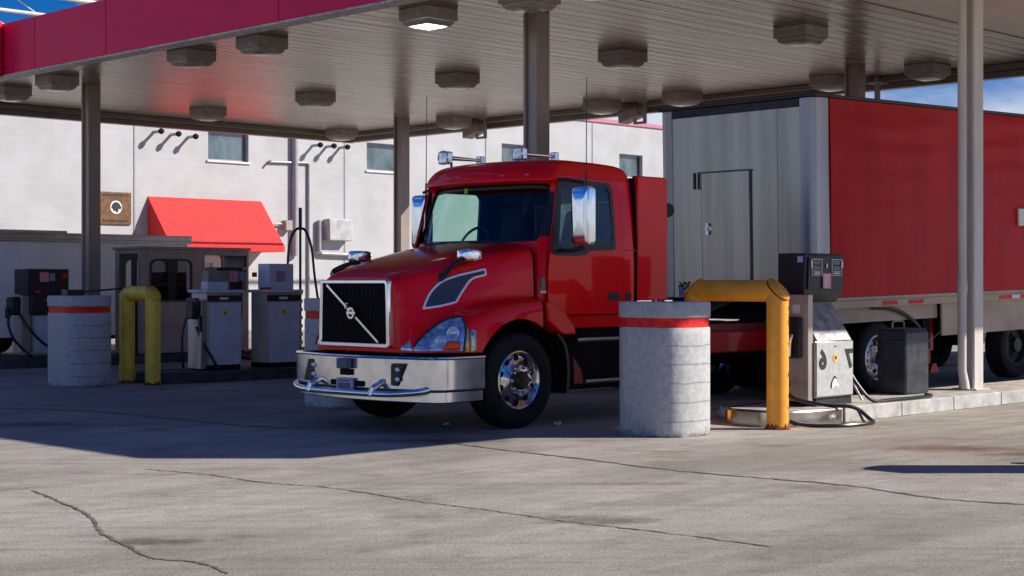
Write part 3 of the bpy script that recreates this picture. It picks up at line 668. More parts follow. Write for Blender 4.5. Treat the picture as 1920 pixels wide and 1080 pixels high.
b4 = copy_tree(b1); b4.location = W(12.80, 5.70); b4.scale = (.62, .62, 1.0); b4['label'] = 'narrow concrete barrier outside the right edge that throws the long shadow'
m = MB(); m.box(-.008, -.003, .05, .10, .38, .42)
for k in range(9): m.tube([(-.004 + .0 * k, -.30 + .0 * k, 0)], .01, 4, False) if False else None
m.b.free()
bol = MB(); bol.tube([(0, 0, 0), (0, 0, .78)], .07, 16); bl = bol.build('post', YELLOW, None); bl.name = 'guard_post'; bl.location = (5.5, 13.68, 0); setp(bl, 'short yellow guard post outside the right edge', 'post')

# squeegee lying on the left barrier
sq = thing('squeegee', 12.3, 21.75, 1.375, 'long handled squeegee lying across the left concrete barrier', 'squeegee', rot=ROT)
m = MB(); m.tube([(.0, .2, .03), (1.62, -.02, .17)], .014, 8); m.build('handle', DARKMETAL, sq)
m = MB(); m.box(-.18, .12, -.08, .10, .0, .09); m.build('head', BLACK, sq, bevel=.01)
sq.rotation_euler = (0, 0, ROT)

# ================================================================== YELLOW U BOLLARDS
def u_bollard(u, v, span, h, r, mt, lab, mitre=True):
    root = thing('bollard_frame', u, v, 0, lab, 'bollard', 'yellow pipe frames at the island ends')
    # legs at y=0 (near) and y=span, mitred top pipe
    def leg(y, sgn):
        m = MB(); rows = []
        for k in range(28):
            a = 2 * math.pi * k / 28; rows.append((r * math.cos(a), r * math.sin(a)))
        bot = [(x, y + yy, 0) for x, yy in rows]; mid = [(x, y + yy, h - 2 * r - .02) for x, yy in rows]; top = [(x, y + yy, h - r + (yy * sgn)) for x, yy in rows]
        V = m.grid([bot, mid, top], True); m.b.faces.new(V[-1]); m.build('leg', mt, root, ang=40)
    # outer cut face sloped as on the photo: an oval plate closes the corner
    leg(0, 1); leg(span, -1)
    m = MB(); c = []
    for k in range(28):
        a = 2 * math.pi * k / 28; c.append((r * math.cos(a), r * math.sin(a)))
    A = [(x, 0 + zz, h - r + zz) for x, zz in c]; B = [(x, span - zz, h - r + zz) for x, zz in c]
    V = m.grid([A, B], True); m.b.faces.new(V[0]); m.b.faces.new(V[-1]); m.build('top_rail', mt, root, ang=40)
    # oval end plate (near corner), facing outwards and down the axis
    return root
def u_bollard2(u, v, span, h, r, mt, lab):
    """two legs joined by a level pipe whose ends are cut at a slant and closed with oval plates"""
    root = thing('bollard_frame', u, v, 0, lab, 'bollard', 'yellow pipe frames at the island ends')
    c = [(r * math.cos(2 * math.pi * k / 32), r * math.sin(2 * math.pi * k / 32)) for k in range(32)]
    for y, sg in ((0, 1), (span, -1)):
        m = MB(); bot = [(x, y + yy, 0) for x, yy in c]
        top = [(x, y + yy, h - 2 * r + r + yy * sg) for x, yy in c]
        V = m.grid([bot, [(p[0], p[1], .4) for p in bot], top], True); m.b.faces.new(V[-1]); m.build('leg', mt, root, ang=40)
        q = MB(); rnd = random.Random(5)
        ring0 = [(x * 1.14, y + yy * 1.14, .012 + .012 * rnd.random()) for x, yy in c]; ring1 = [(x * 1.03, y + yy * 1.03, .035 + .03 * rnd.random()) for x, yy in c]
        q.grid([[(p[0] * 1.1, y + (p[1] - y) * 1.1, 0.005) for p in ring0], ring0, ring1, [(x * .99, y + yy * .99, .05) for x, yy in c]], True); q.build('rusty_foot', RUST, root)
    m = MB(); A = [(x, zz, h - r + zz) for x, zz in c]; B = [(x, span - zz, h - r + zz) for x, zz in c]
    m.grid([A, B], True); m.build('top_rail', mt, root, ang=40)
    return root
# the mitre faces look outwards: the upper outer corner of each bend is cut away
def u_bollard3(u, v, span, h, r, mt, lab, foot=True, seed=5):
    root = thing('bollard_frame', u, v, 0, lab, 'bollard', 'yellow pipe frames at the island ends')
    N = 40; c = [(r * math.cos(2 * math.pi * k / N), r * math.sin(2 * math.pi * k / N)) for k in range(N)]
    rnd = random.Random(seed); cut = .32 * r
    for y, sg in ((0, 1), (span, -1)):
        m = MB(); top = []
        # vertical pipe stops at a 45-degree plane through the bend; outer part (away from span) lower
        for x, yy in c:
            top.append((x, y + yy, h - r + min(yy * sg, 0) * 1.0 + (-.0)))
        V = m.grid([[(x, y + yy, 0) for x, yy in c], [(x, y + yy, h * .5) for x, yy in c], top], True); m.b.faces.new(V[-1]); m.build('leg', mt, root, ang=50)
        if foot:
            q = MB(); ring0 = [(x * 1.12, y + yy * 1.12, .01 + .015 * rnd.random()) for x, yy in c]
            q.grid([[(x * 1.22, y + yy * 1.22, .004) for x, yy in c], ring0, [(x * 1.01, y + yy * 1.01, .03 + .05 * rnd.random() ** 2) for x, yy in c]], True); q.build('rusty_foot', RUST, root)
        # chamfer plate: oval lying at 45 degrees over the bend
        e = MB(); ov = []; 
        for k in range(N):
            a = 2 * math.pi * k / N; px_ = r * math.cos(a); tt = r * 1.32 * math.sin(a)
            ov.append((px_, y + sg * (-.10 * r + tt * .72), h - r * .98 + tt * .72 + r * .10))
        vv = [e.b.verts.new(p) for p in ov]; e.b.faces.new(vv); ee = [e.b.verts.new((p[0] * .93, y + (p[1] - y) * .93 - sg * .005, h - r + (p[2] - h + r) * .93 + .005)) for p in ov]
        e.build('end_plate', mt, root, solid=.012)
    m = MB(); L0 = []; L1 = []
    for k in range(N):
        a = 2 * math.pi * k / N; x = r * math.cos(a); zz = r * math.sin(a)
        L0.append((x, max(zz, -r) * 1.0 - .0, h - r + zz)); L1.append((x, span - zz, h - r + zz))
    m.grid([L0, L1], True); m.build('top_rail', mt, root, ang=50)
    return root
ub = u_bollard3(13.95, 9.92, 1.12, 1.60, .118, YELLOW, 'sunlit orange yellow pipe frame bollard between the concrete barrier and the fuel pump')
ub2 = u_bollard3(13.15, 20.93, .74, 1.52, .118, YELLOW2, 'shaded olive yellow pipe frame bollard beside the left concrete barrier')
m = MB(); m.tube([(0, 0, 0), (0, 0, 1.52)], .115, 24); m.lathe([(.115, 1.52), (.10, 1.56), (.05, 1.585), (0, 1.59)], (0, 0, 0), (0, 0, 1), 24)
yp = m.build('guard_post', YELLOW, None, loc=W(13.35, 27.05)); setp(yp, 'yellow post cut by the left edge of the picture', 'post')
# stencilled paint chips on the near leg
m = MB(); rnd = random.Random(2)
for k in range(40):
    z = 1.02 + .30 * rnd.random() if k < 32 else rnd.uniform(.2, 1.2); a = RAD(-62 + rnd.uniform(-7, 7) - 0)
    rr = .1205; x, y = rr * math.cos(a), rr * math.sin(a); s_ = rnd.uniform(.006, .02)
    t_ = Vector((-math.sin(a), math.cos(a), 0)); p = Vector((x, y, z))
    vv = [m.b.verts.new(p + t_ * (s_ * math.cos(q)) + Vector((0, 0, 1.5 * s_ * math.sin(q)))) for q in [i * math.pi / 3 for i in range(6)]]; m.b.faces.new(vv)
m.build('paint_chip', RUST, ub)

# ================================================================== NEAR FUEL PUMP
pump = thing('fuel_pump', 15.0, 10.15, .163, 'tall stainless diesel pump with black head numbered 6 and 7 beside the yellow bollard', 'fuel pump')
m = MB(); m.box(.06, .78, .03, .62, 0, .10); m.build('plinth', DARKMETAL, pump)
m = MB(); m.prism([(0, .10), (.60, .10), (.60, .74), (0, .74)], 'x', .0, .76); m.build('cabinet', STEEL, pump, bevel=.006)
m = MB(); m.box(.012, .748, -.012, -.002, .115, .73); m.build('front_panel', STEELW, pump, bevel=.003)
m = MB(); m.prism([(0.005, .742), (.28, 1.17), (.28, 1.20), (.52, 1.20), (.52, .742)], 'x', .05, .745); m.build('sloping_cover', mat('dull_steel_cover', (.30, .285, .265), .55, .45, .15, 9, col2=(.13, .14, .16)), pump, bevel=.004)
m = MB(); m.hexa([(.045, .0, .76), (.705, .0, .76), (.705, .12, .76), (.045, .12, .76), (.045, .13, .97), (.705, .13, .97), (.705, .25, .97), (.045, .25, .97)]) if False else None
m.b.free()
m = MB(); m.prism([(.255, 1.18), (.17, 1.28), (.15, 1.72), (.17, 1.745), (.53, 1.745), (.53, 1.28), (.46, 1.18)], 'x', .02, .80); m.build('head', BLACK, pump, bevel=.012)
m = MB(); m.prism([(.145, 1.33), (.132, 1.70), (.150, 1.70), (.162, 1.33)], 'x', .07, .78)
hd = m.build('display_panel', BLACK, pump, bevel=.004)
m = MB()
for cx in (.22, .62):
    for zz in (1.64, 1.575): m.box(cx - .07, cx + .07, .128, .132, zz - .022, zz + .022)
m.build('readout', mat('lcd_grey', (.10, .12, .12), .3), pump)
m = MB()
for cx in (.22, .62):
    for (a, b, c_, d_) in ((-.10, .10, 1.672, 1.678), (-.10, -.094, 1.48, 1.672), (.094, .10, 1.48, 1.672), (-.07, .07, 1.535, 1.541), (-.07, .07, 1.49, 1.496)):
        m.box(cx + a, cx + b, .121, .126, c_, d_)
    m.box(cx - .12 if cx < .3 else cx + .105, cx - .10 if cx < .3 else cx + .125, .121, .126, 1.58, 1.66)
    for k in range(4): m.box(cx - .06 + k * .032, cx - .04 + k * .032, .121, .126, 1.505, 1.525)
m.box(.405, .43, .121, .126, 1.58, 1.625); m.build('readout_frame', WHITET, pump)
m = MB(); m.box(.34, .50, .122, .130, 1.34, 1.515); m.build('notice', PINK, pump)
m = MB()
rnd = random.Random(4)
for r_ in range(7): m.box(.355, .355 + rnd.uniform(.08, .13), .118, .121, 1.36 + r_ * .021, 1.368 + r_ * .021)
m.build('notice_text', WHITET, pump)
text_mesh('DIESEL', .058, pump, 'lettering', WHITET, (.42, .232, 1.235), (1, 0, 0), (0, -.6, .8), True, .002, .002)
m = MB(); m.box(.008, .019, .18, .25, 1.64, 1.71); m.build('sticker', mat('lavender_sticker', (.5, .5, .75), .6), pump)
text_mesh('6', .29, pump, 'number', BLACKT, (.13, -.016, .52), (1, 0, 0), (0, 0, 1), True, .002, .012)
text_mesh('7', .29, pump, 'number', BLACKT, (.665, -.016, .52), (1, 0, 0), (0, 0, 1), True, .002, .012)
m = MB(); m.lathe([(.0, -.018), (.048, -.018), (.048, -.012)], (.38, 0, .545), (0, 1, 0), 20); m.build('decal', YDECAL, pump)
m = MB(); m.box(.363, .397, -.0215, -.0185, .53, .565); m.box(.365, .395, -.018, -.013, .675, .687); m.build('decal_mark', BLACKT, pump)
m = MB(); m.prism([(.30, .21), (.30, .26), (.36, .33), (.39, .31), (.41, .26), (.45, .24), (.43, .20), (.37, .235), (.34, .20)], 'y', -.0165, -.0125); m.build('torn_label', WHITET, pump)
m = MB(); m.prism([(.29, .20), (.295, .265), (.36, .345), (.40, .315), (.385, .305), (.36, .322), (.31, .262), (.305, .205)], 'y', -.0205, -.0170); m.build('torn_edge', BLACKT, pump)
# tall stainless back cabinet on the left with the nozzle boot
m = MB(); m.box(-.10, -.003, .03, .36, .06, 1.27); m.build('side_cabinet', PUMPTAN, pump, bevel=.006)
m = MB(); m.box(-.16, -.105, .10, .28, .55, 1.02); m.build('nozzle_boot', BLACK, pump, bevel=.02)
m = MB(); m.tube(catmull([(-.19, .22, .58), (-.24, .18, .72), (-.24, .16, .80), (-.17, .18, .84)], 6), .018, 10); m.build('nozzle', CHROME, pump)
m = MB(); m.box(-.104, -.1015, .14, .24, 1.06, 1.16); m.build('label', PAPER, pump)
def hose(pts, parent, r=.022, name='hose', mt=HOSE): 
    m = MB(); m.tube(catmull(pts, 8), r, 10); return m.build(name, mt, parent)
hose([(-.16, .26, .30), (-.30, .10, .12), (-.10, -.22, .04), (.05, -.40, .03), (.20, -.45, -.02), (.28, -.52, -.11), (.18, -.64, -.142), (-.1, -.68, -.142), (-.45, -.60, -.142), (-.72, -.30, -.130), (-.80, -.1, -.05), (-.72, .08, .08), (-.5, .28, .30)], pump)
hose([(.17, -.45, -.02), (.05, -.58, -.10), (-.02, -.66, -.14)], pump, .016)
hose([(.80, .12, .45), (.86, .0, .22), (1.0, -.12, .03), (1.35, -.18, .025), (1.9, -.20, .025), (2.25, -.16, .025), (2.3, -.05, .03)], pump, .022)
hose([(.79, .1, .36), (.83, .02, .2), (.88, -.05, .04)], pump, .016, 'hose', ALU)

# black bin on the island
bn = thing('black_bin', 17.38, 10.42, .163, 'black square plastic bin with a wire handle between the pump and pale column', 'bin')
m = MB(); m.hexa([(0, 0, 0), (.56, 0, 0), (.56, .42, 0), (0, .42, 0), (.0, .0, .80), (.56, .0, .80), (.56, .42, .80), (.0, .42, .80)]); m.build('body', BIN, bn, bevel=.03, seg=3)
m = MB(); m.box(-.012, .572, -.012, .432, .66, .68); m.build('rim', BIN, bn, bevel=.008)
m = MB(); m.box(.02, .54, .02, .40, .795, .83); m.build('lid', BIN, bn, bevel=.02)
m = MB(); m.tube([(.05, .22, .83), (.05, .22, .90), (.09, .22, .92), (.28, .22, .92), (.32, .22, .90), (.32, .22, .83)], .012, 8); m.build('handle', mat('tan_handle', (.45, .3, .16), .5), bn)

# ================================================================== FAR PUMPS
def cab_pump(u, v, wd, dp, h, lab, head=None, head2=None):
    r = thing('fuel_pump', u, v, .165, lab, 'fuel pump', 'older cabinet pumps on the far islands')
    m = MB(); m.box(0, wd, 0, dp, .08, h); m.build('cabinet', PUMPTAN, r, bevel=.008)
    m = MB(); m.box(.03, wd - .01, -.015, -.002, .08, h - .16); m.build('front_panel', PUMPBLUE, r, bevel=.004)
    m = MB(); m.box(.0, wd + .01, -.02, -.002, h - .14, h - .04); m.build('meter_strip', BLACK, r)
    m = MB(); m.box(wd * .35, wd * .6, -.025, -.021, h - .11, h - .07); m.build('meter_text', PAPER, r)
    m = MB(); m.box(-.05, wd + .04, -.05, dp + .03, h, h + .05); m.build('top', PUMPBLUE, r, bevel=.01)
    m = MB(); m.lathe([(.0, -.024), (.05, -.024), (.05, -.016)], (wd * .5, 0, h - .32), (0, 1, 0), 14); m.build('decal', YDECAL, r)
    m = MB(); m.lathe([(.0, -.028), (.018, -.028), (.018, -.025)], (wd * .5, 0, h - .32), (0, 1, 0), 10); m.build('decal_mark', BLACKT, r)
    m = MB(); m.box(.0, wd, .02, dp, 0, .08); m.build('plinth', BLACKM, r)
    if head:
        m = MB(); m.box(*head); m.build('head', PUMPBLUE, r, bevel=.01)
    if head2:
        m = MB(); m.box(*head2); m.build('rear_head', mat('olive_metal', (.22, .22, .17), .5), r, bevel=.01)
    return r
pa = cab_pump(14.35, 21.25, .66, .44, 1.24, 'grey cabinet pump with a low top box and black nozzles, left one of its pair', (.02, .42, .02, .2, 1.29, 1.42), (.20, .62, .26, .44, 1.29, 1.60))
m = MB(); m.box(-.10, .0, .02, .40, .02, 1.12); m.build('nozzle_panel', ALU, pa, bevel=.01)
m = MB(); m.box(-.24, -.105, .05, .26, .82, 1.1); m.box(-.20, -.14, .0, .30, .98, 1.16); m.build('nozzle', BLACK, pa, bevel=.02)
m = MB(); m.box(-.17, -.12, -.05, -.0, .62, .88); m.build('nozzle_lever', BLACK, pa)
hose([(-.2, .28, .86), (-.25, .32, .6), (-.24, .34, .2), (-.2, .36, .02)], pa, .02)
hose([(-.12, .12, .7), (-.05, .04, .45), (.06, -.06, .2), (.14, -.1, .03)], pa, .024)
pb = cab_pump(15.52, 21.25, .68, .44, 1.24, 'grey cabinet pump with a tall pale head, just left of the truck grille', (.08, .58, .04, .36, 1.29, 1.72))
m = MB(); m.box(.22, .40, .033, .038, 1.42, 1.60); m.build('notice', mat('faded_notice', (.36, .26, .38), .6), pb)
m = MB(); m.box(-.06, .08, -.02, .1, 1.29, 1.33); m.build('red_clip', REDBAND, pb)
# hose mast with arched hose beside pump b
hm = thing('hose_mast', 16.4, 21.5, .165, 'tall thin hose mast with arched hoses left of the truck hood mirror', 'hose mast')
m = MB(); m.tube([(0, 0, 0), (0, 0, 2.55)], .022, 8); m.tube([(0, 0, 2.3), (0, 0, 2.68)], .03, 8); m.build('pole', DARKMETAL, hm)
hose([(-.28, .0, 1.0), (-.27, 0, 1.6), (-.23, 0, 2.05), (-.12, 0, 2.28), (0, 0, 2.33), (.12, 0, 2.28), (.24, 0, 2.0), (.31, 0, 1.5), (.42, 0, .9)], hm, .022)
m = MB()
for k in range(9): m.tube([(-.01, -.03, .08 + k * .14), (-.01, -.03, .14 + k * .14)], .034, 10)
m.build('reflective_sleeve', mat('yellow_white_sleeve', (.75, .62, .35), .5), hm)
# black pump behind
def black_pump(u, v, lab, wd=.72, dp=.46):
    r = thing('fuel_pump', u, v, .165, lab, 'fuel pump', 'black headed pumps on the back island')
    m = MB(); m.box(.04, wd, .03, dp, .05, .82); m.build('cabinet', PUMPTAN, r, bevel=.008)
    m = MB(); m.box(.06, wd - .02, .012, .028, .1, .78); m.build('front_panel', PUMPBLUE, r)
    m = MB(); m.box(-.01, wd + .02, -.02, dp + .02, .80, 1.20); m.box(-.10, wd + .02, -.03, dp + .03, 1.18, 1.66); m.build('head', BLACK, r, bevel=.012)
    m = MB(); m.box(.14, .32, -.036, -.031, 1.42, 1.60); m.build('notice', PINK, r)
    m = MB(); m.box(.34, .45, -.036, -.031, 1.44, 1.58); m.box(.26, .42, -.026, -.021, 1.06, 1.10); m.build('readout', mat('grey_readout', (.25, .27, .3), .4), r)
    m = MB(); m.box(.05, .15, -.036, -.031, 1.22, 1.26); m.box(.6, .70, -.036, -.031, 1.5, 1.58); m.build('label', REDBAND, r)
    m = MB(); m.box(-.16, .03, .1, .42, .1, 1.17); m.build('side_cabinet', PUMPTAN, r, bevel=.01)
    m = MB(); m.box(-.34, -.165, .12, .36, .80, 1.14); m.box(-.40, -.30, .2, .3, .74, .95); m.build('nozzle', BLACK, r, bevel=.03)
    hose([(-.36, .2, .8), (-.38, .16, .6), (-.30, .1, .35), (-.12, .0, .12), (.0, -.05, .02)], r, .026)
    hose([(-.18, .15, .85), (-.10, .02, .62), (.10, -.08, .35), (.38, -.14, .15), (.7, -.16, .12)], r, .026)
    return r
black_pump(14.35, 26.95, 'black headed pump with looped nozzle hoses at the far left')
bp2 = black_pump(15.08, 21.92, 'small black pump with pink lamps squeezed between the two grey cabinet pumps', .40, .30)
m = MB()
for zz in (1.1, 1.52): m.lathe([(0, -.05), (.06, -.045), (.075, -.03)], (.24, 0, zz), (0, 1, 0), 14)
m.build('lamp', PINK, bp2)

# ================================================================== TRUCK
U0, V0 = 12.02, 13.08
trk = thing('semi_truck', U0, V0, 0, 'glossy red day cab semi truck with chrome grille and bumper under the canopy', 'truck')
def T(s, t, z): return (s, -t, z)
# ---- hood
ST = [
 (-1.275, [(0, 1.625), (.30, 1.625), (.50, 1.61), (.59, 1.555), (.615, 1.35), (.63, 1.15), (.645, 1.0), (.66, .92), (.67, .84), (.67, .84)]),
 (-1.15, [(0, 1.70), (.33, 1.695), (.57, 1.665), (.665, 1.58), (.70, 1.37), (.735, 1.18), (.79, 1.03), (.835, .94), (.86, .88), (.865, .84)]),
 (-.90, [(0, 1.785), (.36, 1.775), (.63, 1.735), (.745, 1.64), (.79, 1.42), (.85, 1.27), (.93, 1.175), (1.02, 1.09), (1.075, .97), (1.10, .84)]),
 (-.55, [(0, 1.87), (.40, 1.86), (.71, 1.815), (.83, 1.71), (.885, 1.48), (.915, 1.345), (.99, 1.305), (1.10, 1.255), (1.168, 1.17), (1.20, .90)]),
 (-.10, [(0, 1.955), (.44, 1.945), (.82, 1.90), (.94, 1.80), (.975, 1.54), (.985, 1.405), (1.05, 1.375), (1.14, 1.345), (1.185, 1.28), (1.20, 1.17)]),
 (.34, [(0, 2.03), (.47, 2.02), (.88, 1.98), (1.02, 1.885), (1.05, 1.57), (1.055, 1.425), (1.09, 1.405), (1.16, 1.375), (1.193, 1.31), (1.20, 1.10)]),
]
def section(s):
    n = len(ST); S = [a[0] for a in ST]
    i = 0
    while i < n - 2 and s > S[i + 1]: i += 1
    f = (s - S[i]) / (S[i + 1] - S[i]); res = []
    for k in range(10):
        def g(j): j = max(0, min(n - 1, j)); return Vector(ST[j][1][k])
        p0, p1, p2, p3 = g(i - 1), g(i), g(i + 1), g(i + 2)
        h = S[i + 1] - S[i]
        m1 = (p2 - p0) / (S[min(i + 1, n - 1)] - S[max(i - 1, 0)]) * h if i > 0 else (p2 - p1)
        m2 = (p3 - p1) / (S[min(i + 2, n - 1)] - S[i]) * h if i < n - 2 else (p2 - p1)
        f2, f3 = f * f, f ** 3
        res.append((2 * f3 - 3 * f2 + 1) * p1 + (f3 - 2 * f2 + f) * m1 + (-2 * f3 + 3 * f2) * p2 + (f3 - f2) * m2)
    za = max(.84, .52 + math.sqrt(max(0, .66 ** 2 - s * s)))
    res[9] = Vector((res[9].x, za)); res[8].y = max(res[8].y, za + .035)
    return res
SEC = {}
def tz(s, z):
    P = catmull([(a.x, a.y, 0) for a in section(s)], 6)
    P = [p for p in P]
    best = None
    for a, b in zip(P[:-1], P[1:]):
        if (a.y - z) * (b.y - z) <= 0 and abs(a.y - b.y) > 1e-6:
            f = (z - a.y) / (b.y - a.y); t = a.x + (b.x - a.x) * f
            best = t if best is None else max(best, t)
    return best if best is not None else P[-1].x
m = MB(); rows = []; NS = 44
for i in range(NS + 1):
    s = -1.275 + (.34 + 1.275) * i / NS
    P = catmull([(a.x, a.y, 0) for a in section(s)], 5)
    half = [(s, p.x, p.y) for p in P]
    lip = [(s, half[-1][1] - .07, half[-1][2] + .0)]
    fullr = [T(s, -h[1], h[2]) for h in (lip + half[::-1])] + [T(s, h[1], h[2]) for h in (half[1:] + lip)]
    rows.append(fullr)
V = m.grid(rows); 
m.b.faces.new(V[0])
hood = m.build('hood', RED, trk, ang=50, recalc=True)
# shut line towards the cab
m = MB(); P = catmull([(a.x, a.y, 0) for a in section(.34)], 5)
r0 = [T(.352, p.x - .012, p.y - .008) for p in P]; r1 = [T(.38, p.x - .012, p.y - .008) for p in P]
m.grid([r0, r1]); m.grid([[(-0 + q[0], -q[1], q[2]) for q in r0], [(q[0], -q[1], q[2]) for q in r1]]); m.build('hood_seal', BLACKM, trk)
# engine bay and wheel well filler
m = MB(); m.box(-1.0, .33, -.55, .55, .45, 1.35); m.box(-1.1, -.7, -1.0, 1.0, .42, .80); m.build('engine_block', BLACKM, trk)
for sg in (1, -1):
    m = MB(); pr = []
    for k in range(21):
        a = RAD(-8 + 196 * k / 20); pr.append((.645 * math.cos(a), .52 + .645 * math.sin(a)))
    m.grid([[T(x, sg * 1.15, z) for x, z in pr], [T(x, sg * .55, z) for x, z in pr]]); m.build('wheel_liner', BLACKM, trk)
# rear fender piece under the door
for sg in (1, -1):
    m = MB(); m.prism([(.40, 1.37), (.56, 1.335), (.70, 1.235), (.84, 1.09), (.88, .995), (.69, .995), (.60, 1.03), (.50, 1.10), (.42, 1.15)], 'y', -sg * 1.205, -sg * .98)
    m.build('fender_tail', RED, trk, bevel=.02, seg=3)
    m = MB(); P = catmull([(.60, 1.0, 0), (.70, .9, 0), (.76, .72, 0), (.77, .5, 0), (.745, .34, 0)], 6)
    m.grid([[T(p.x, sg * 1.16, p.y) for p in P], [T(p.x + .04, sg * 1.16, p.y) for p in P], [T(p.x + .04, sg * .75, p.y) for p in P], [T(p.x, sg * .75, p.y) for p in P], [T(p.x, sg * 1.16, p.y) for p in P]]); m.build('mud_flap', BLACK, trk)
# ---- grille
GS = -1.30
m = MB(); m.prism([(-.53, 1.57), (.53, 1.57), (.55, .92), (-.55, .92)], 'x', GS + .02, GS - .005); gr = m.build('grille', BLACKM, trk)
m = MB()
for k in range(1, 16):
    y = -.54 + 1.08 * k / 16; m.box(GS - .016, GS - .008, y - .005, y + .005, .93, 1.56)
for k in range(1, 13):
    z = .92 + .65 * k / 13; m.box(GS - .024, GS - .017, -.54, .54, z - .006, z + .006)
m.build('grille_mesh', BLACKM, gr)
fp = resample([(.55, 1.585), (-.55, 1.585), (-.575, .905), (.575, .905)], 4)
def frame(path_o, path_i, x0, x1, mb):
    n = len(path_o)
    rr = [[(x1, *path_o[k]) for k in range(n)], [(x0, *path_o[k]) for k in range(n)], [(x0, *path_i[k]) for k in range(n)], [(x1, *path_i[k]) for k in range(n)]]
    rr.append(rr[0]); mb.grid(rr, True)
def rtrap(w1, w0, z0, z1, r):   # rounded trapezoid, w1 top half width, w0 bottom
    base = rrect(-1, 1, 0, 1, .06 if r is None else r, 5); res = []
    for x, q in base: res.append((x * (w0 + (w1 - w0) * q), z0 + (z1 - z0) * q))
    return res
m = MB(); o1 = rtrap(.565, .59, .885, 1.60, .06); i1 = rtrap(.523, .543, .932, 1.558, .04)
n_ = len(o1); frame(o1, i1, GS - .045, GS + .03, m); m.build('grille_frame', CHROME, trk, bevel=.010)
m = MB(); d0, d1 = Vector((0, -(-.44), 1.545)), Vector((0, -(.42), .945)); dr = (d1 - d0).normalized(); nn = Vector((0, -dr.z, dr.y)) * .012
for a, b in ((GS - .052, GS - .036),):
    m.hexa([(a, *(d0 - nn)[1:]), (a, *(d1 - nn)[1:]), (a, *(d1 + nn)[1:]), (a, *(d0 + nn)[1:]), (b, *(d0 - nn)[1:]), (b, *(d1 - nn)[1:]), (b, *(d1 + nn)[1:]), (b, *(d0 + nn)[1:])])
m.build('diagonal_bar', CHROME, trk)
m = MB(); m.lathe([(.040, -.07), (.062, -.07), (.062, -.045), (.040, -.045)], (GS, .01, 1.245), (1, 0, 0), 28, True); m.box(GS - .066, GS - .05, -.062, .082, 1.235, 1.258)
m.tube([(GS - .06, .055, 1.295), (GS - .06, .10, 1.34)], .011, 6); m.tube([(GS - .06, .055, 1.345), (GS - .06, .105, 1.345), (GS - .06, .105, 1.295)], .010, 6)
m.build('emblem', CHROME, trk)
m = MB(); m.box(-1.285, -1.24, -.66, .66, .835, .885); m.build('lower_grille_panel', RED, trk, bevel=.01)
# ---- headlights conforming to the fender
def lamp_patch(sa, sb, zlo, zhi, off, n=18, k=10):
    m = MB(); rows = {1: [], -1: []}
    out_ = []
    for i in range(n + 1):
        s = sa + (sb - sa) * i / n; a, b = zlo(s), zhi(s); row = []
        for j in range(k + 1):
            z = a + (b - a) * j / k; t = tz(s, z)
            bul = off * (1 - (2 * i / n - 1) ** 8 * .7) * (1 - (2 * j / k - 1) ** 8 * .7)
            row.append((s - bul * .6, t + bul, z))
        out_.append(row)
    return out_
zlo = lambda s: .862
def zhi(s): 
    f = (s + 1.20) / .40; f = max(0, min(1, f)); return .885 + (1.215 - .885) * (math.sin(f * math.pi / 2) ** .85)
for sg in (1, -1):
    def put(rows, name, mt, parent, ang=45, **k):
        m = MB(); m.grid([[T(p[0], sg * p[1], p[2]) for p in r] for r in rows]); return m.build(name, mt, parent, ang=ang, **k)
    sk = lambda s, z: s
    R = lamp_patch(-1.195, -.80, zlo, zhi, .014)
    # slant the outer edge: shift upper points rearwards
    R2_ = []
    for r in R:
        rr = []
        for p in r:
            f = (p[2] - .862) / .35; s_new = p[0] + .075 * f * max(0, (p[0] + 1.2) / .4); rr.append((s_new, tz(min(s_new, .3), p[2]) + .014, p[2]))
        R2_.append(rr)
    hl = put(R2_, 'headlight', LAMPBLUE, trk)
    brd = [r[-1] for r in R2_] + R2_[-1][::-1]
    m = MB(); m.tube([T(p[0] - .004, sg * (p[1] + .004), p[2]) for p in brd], .011, 6); m.build('headlight_trim', BLACK, hl)
    for (s_, z_, rr_) in ((-1.0, .965, .058), (-.88, 1.05, .065), (-.93, .925, .03)):
        t_ = tz(s_, z_); m = MB(); ax = Vector((-.62, -sg * .75, .05)).normalized(); c_ = Vector(T(s_, sg * (t_ + .012), z_))
        m.lathe([(rr_, -.01), (rr_ * 1.0, .006), (rr_ * .86, .010), (rr_ * .6, -.002), (0, .012)], c_, ax, 20); m.build('lamp_bowl', LED, hl)
    R3 = [[(p[0] - .016, p[1] + .016, p[2]) for p in r] for r in R2_]
    put(R3, 'lens', CLEAR, hl)
    A = lamp_patch(-.99, -.825, lambda s: .866, lambda s: .866 + .10 * min(1, (s + .99) / .07 + .25), .052, 10, 4); put(A, 'turn_signal', AMBER, hl)
    G = lamp_patch(-.785, -.725, lambda s: .85, lambda s: .85 + .16 + (s + .785) * 1.6, .02, 6, 6); put(G, 'side_marker', GOLDL, trk)
    G = lamp_patch(-.72, -.640, lambda s: .85, lambda s: 1.09 - abs(s + .68) * .6, .022, 6, 6); put(G, 'side_reflector', STEEL, trk)
    I = lamp_patch(-1.262, -1.20, lambda s: .855, lambda s: .90 + (s + 1.262) * 1.1, .01, 6, 6); put(I, 'headlight_fillet', LAMPBLUE, trk)
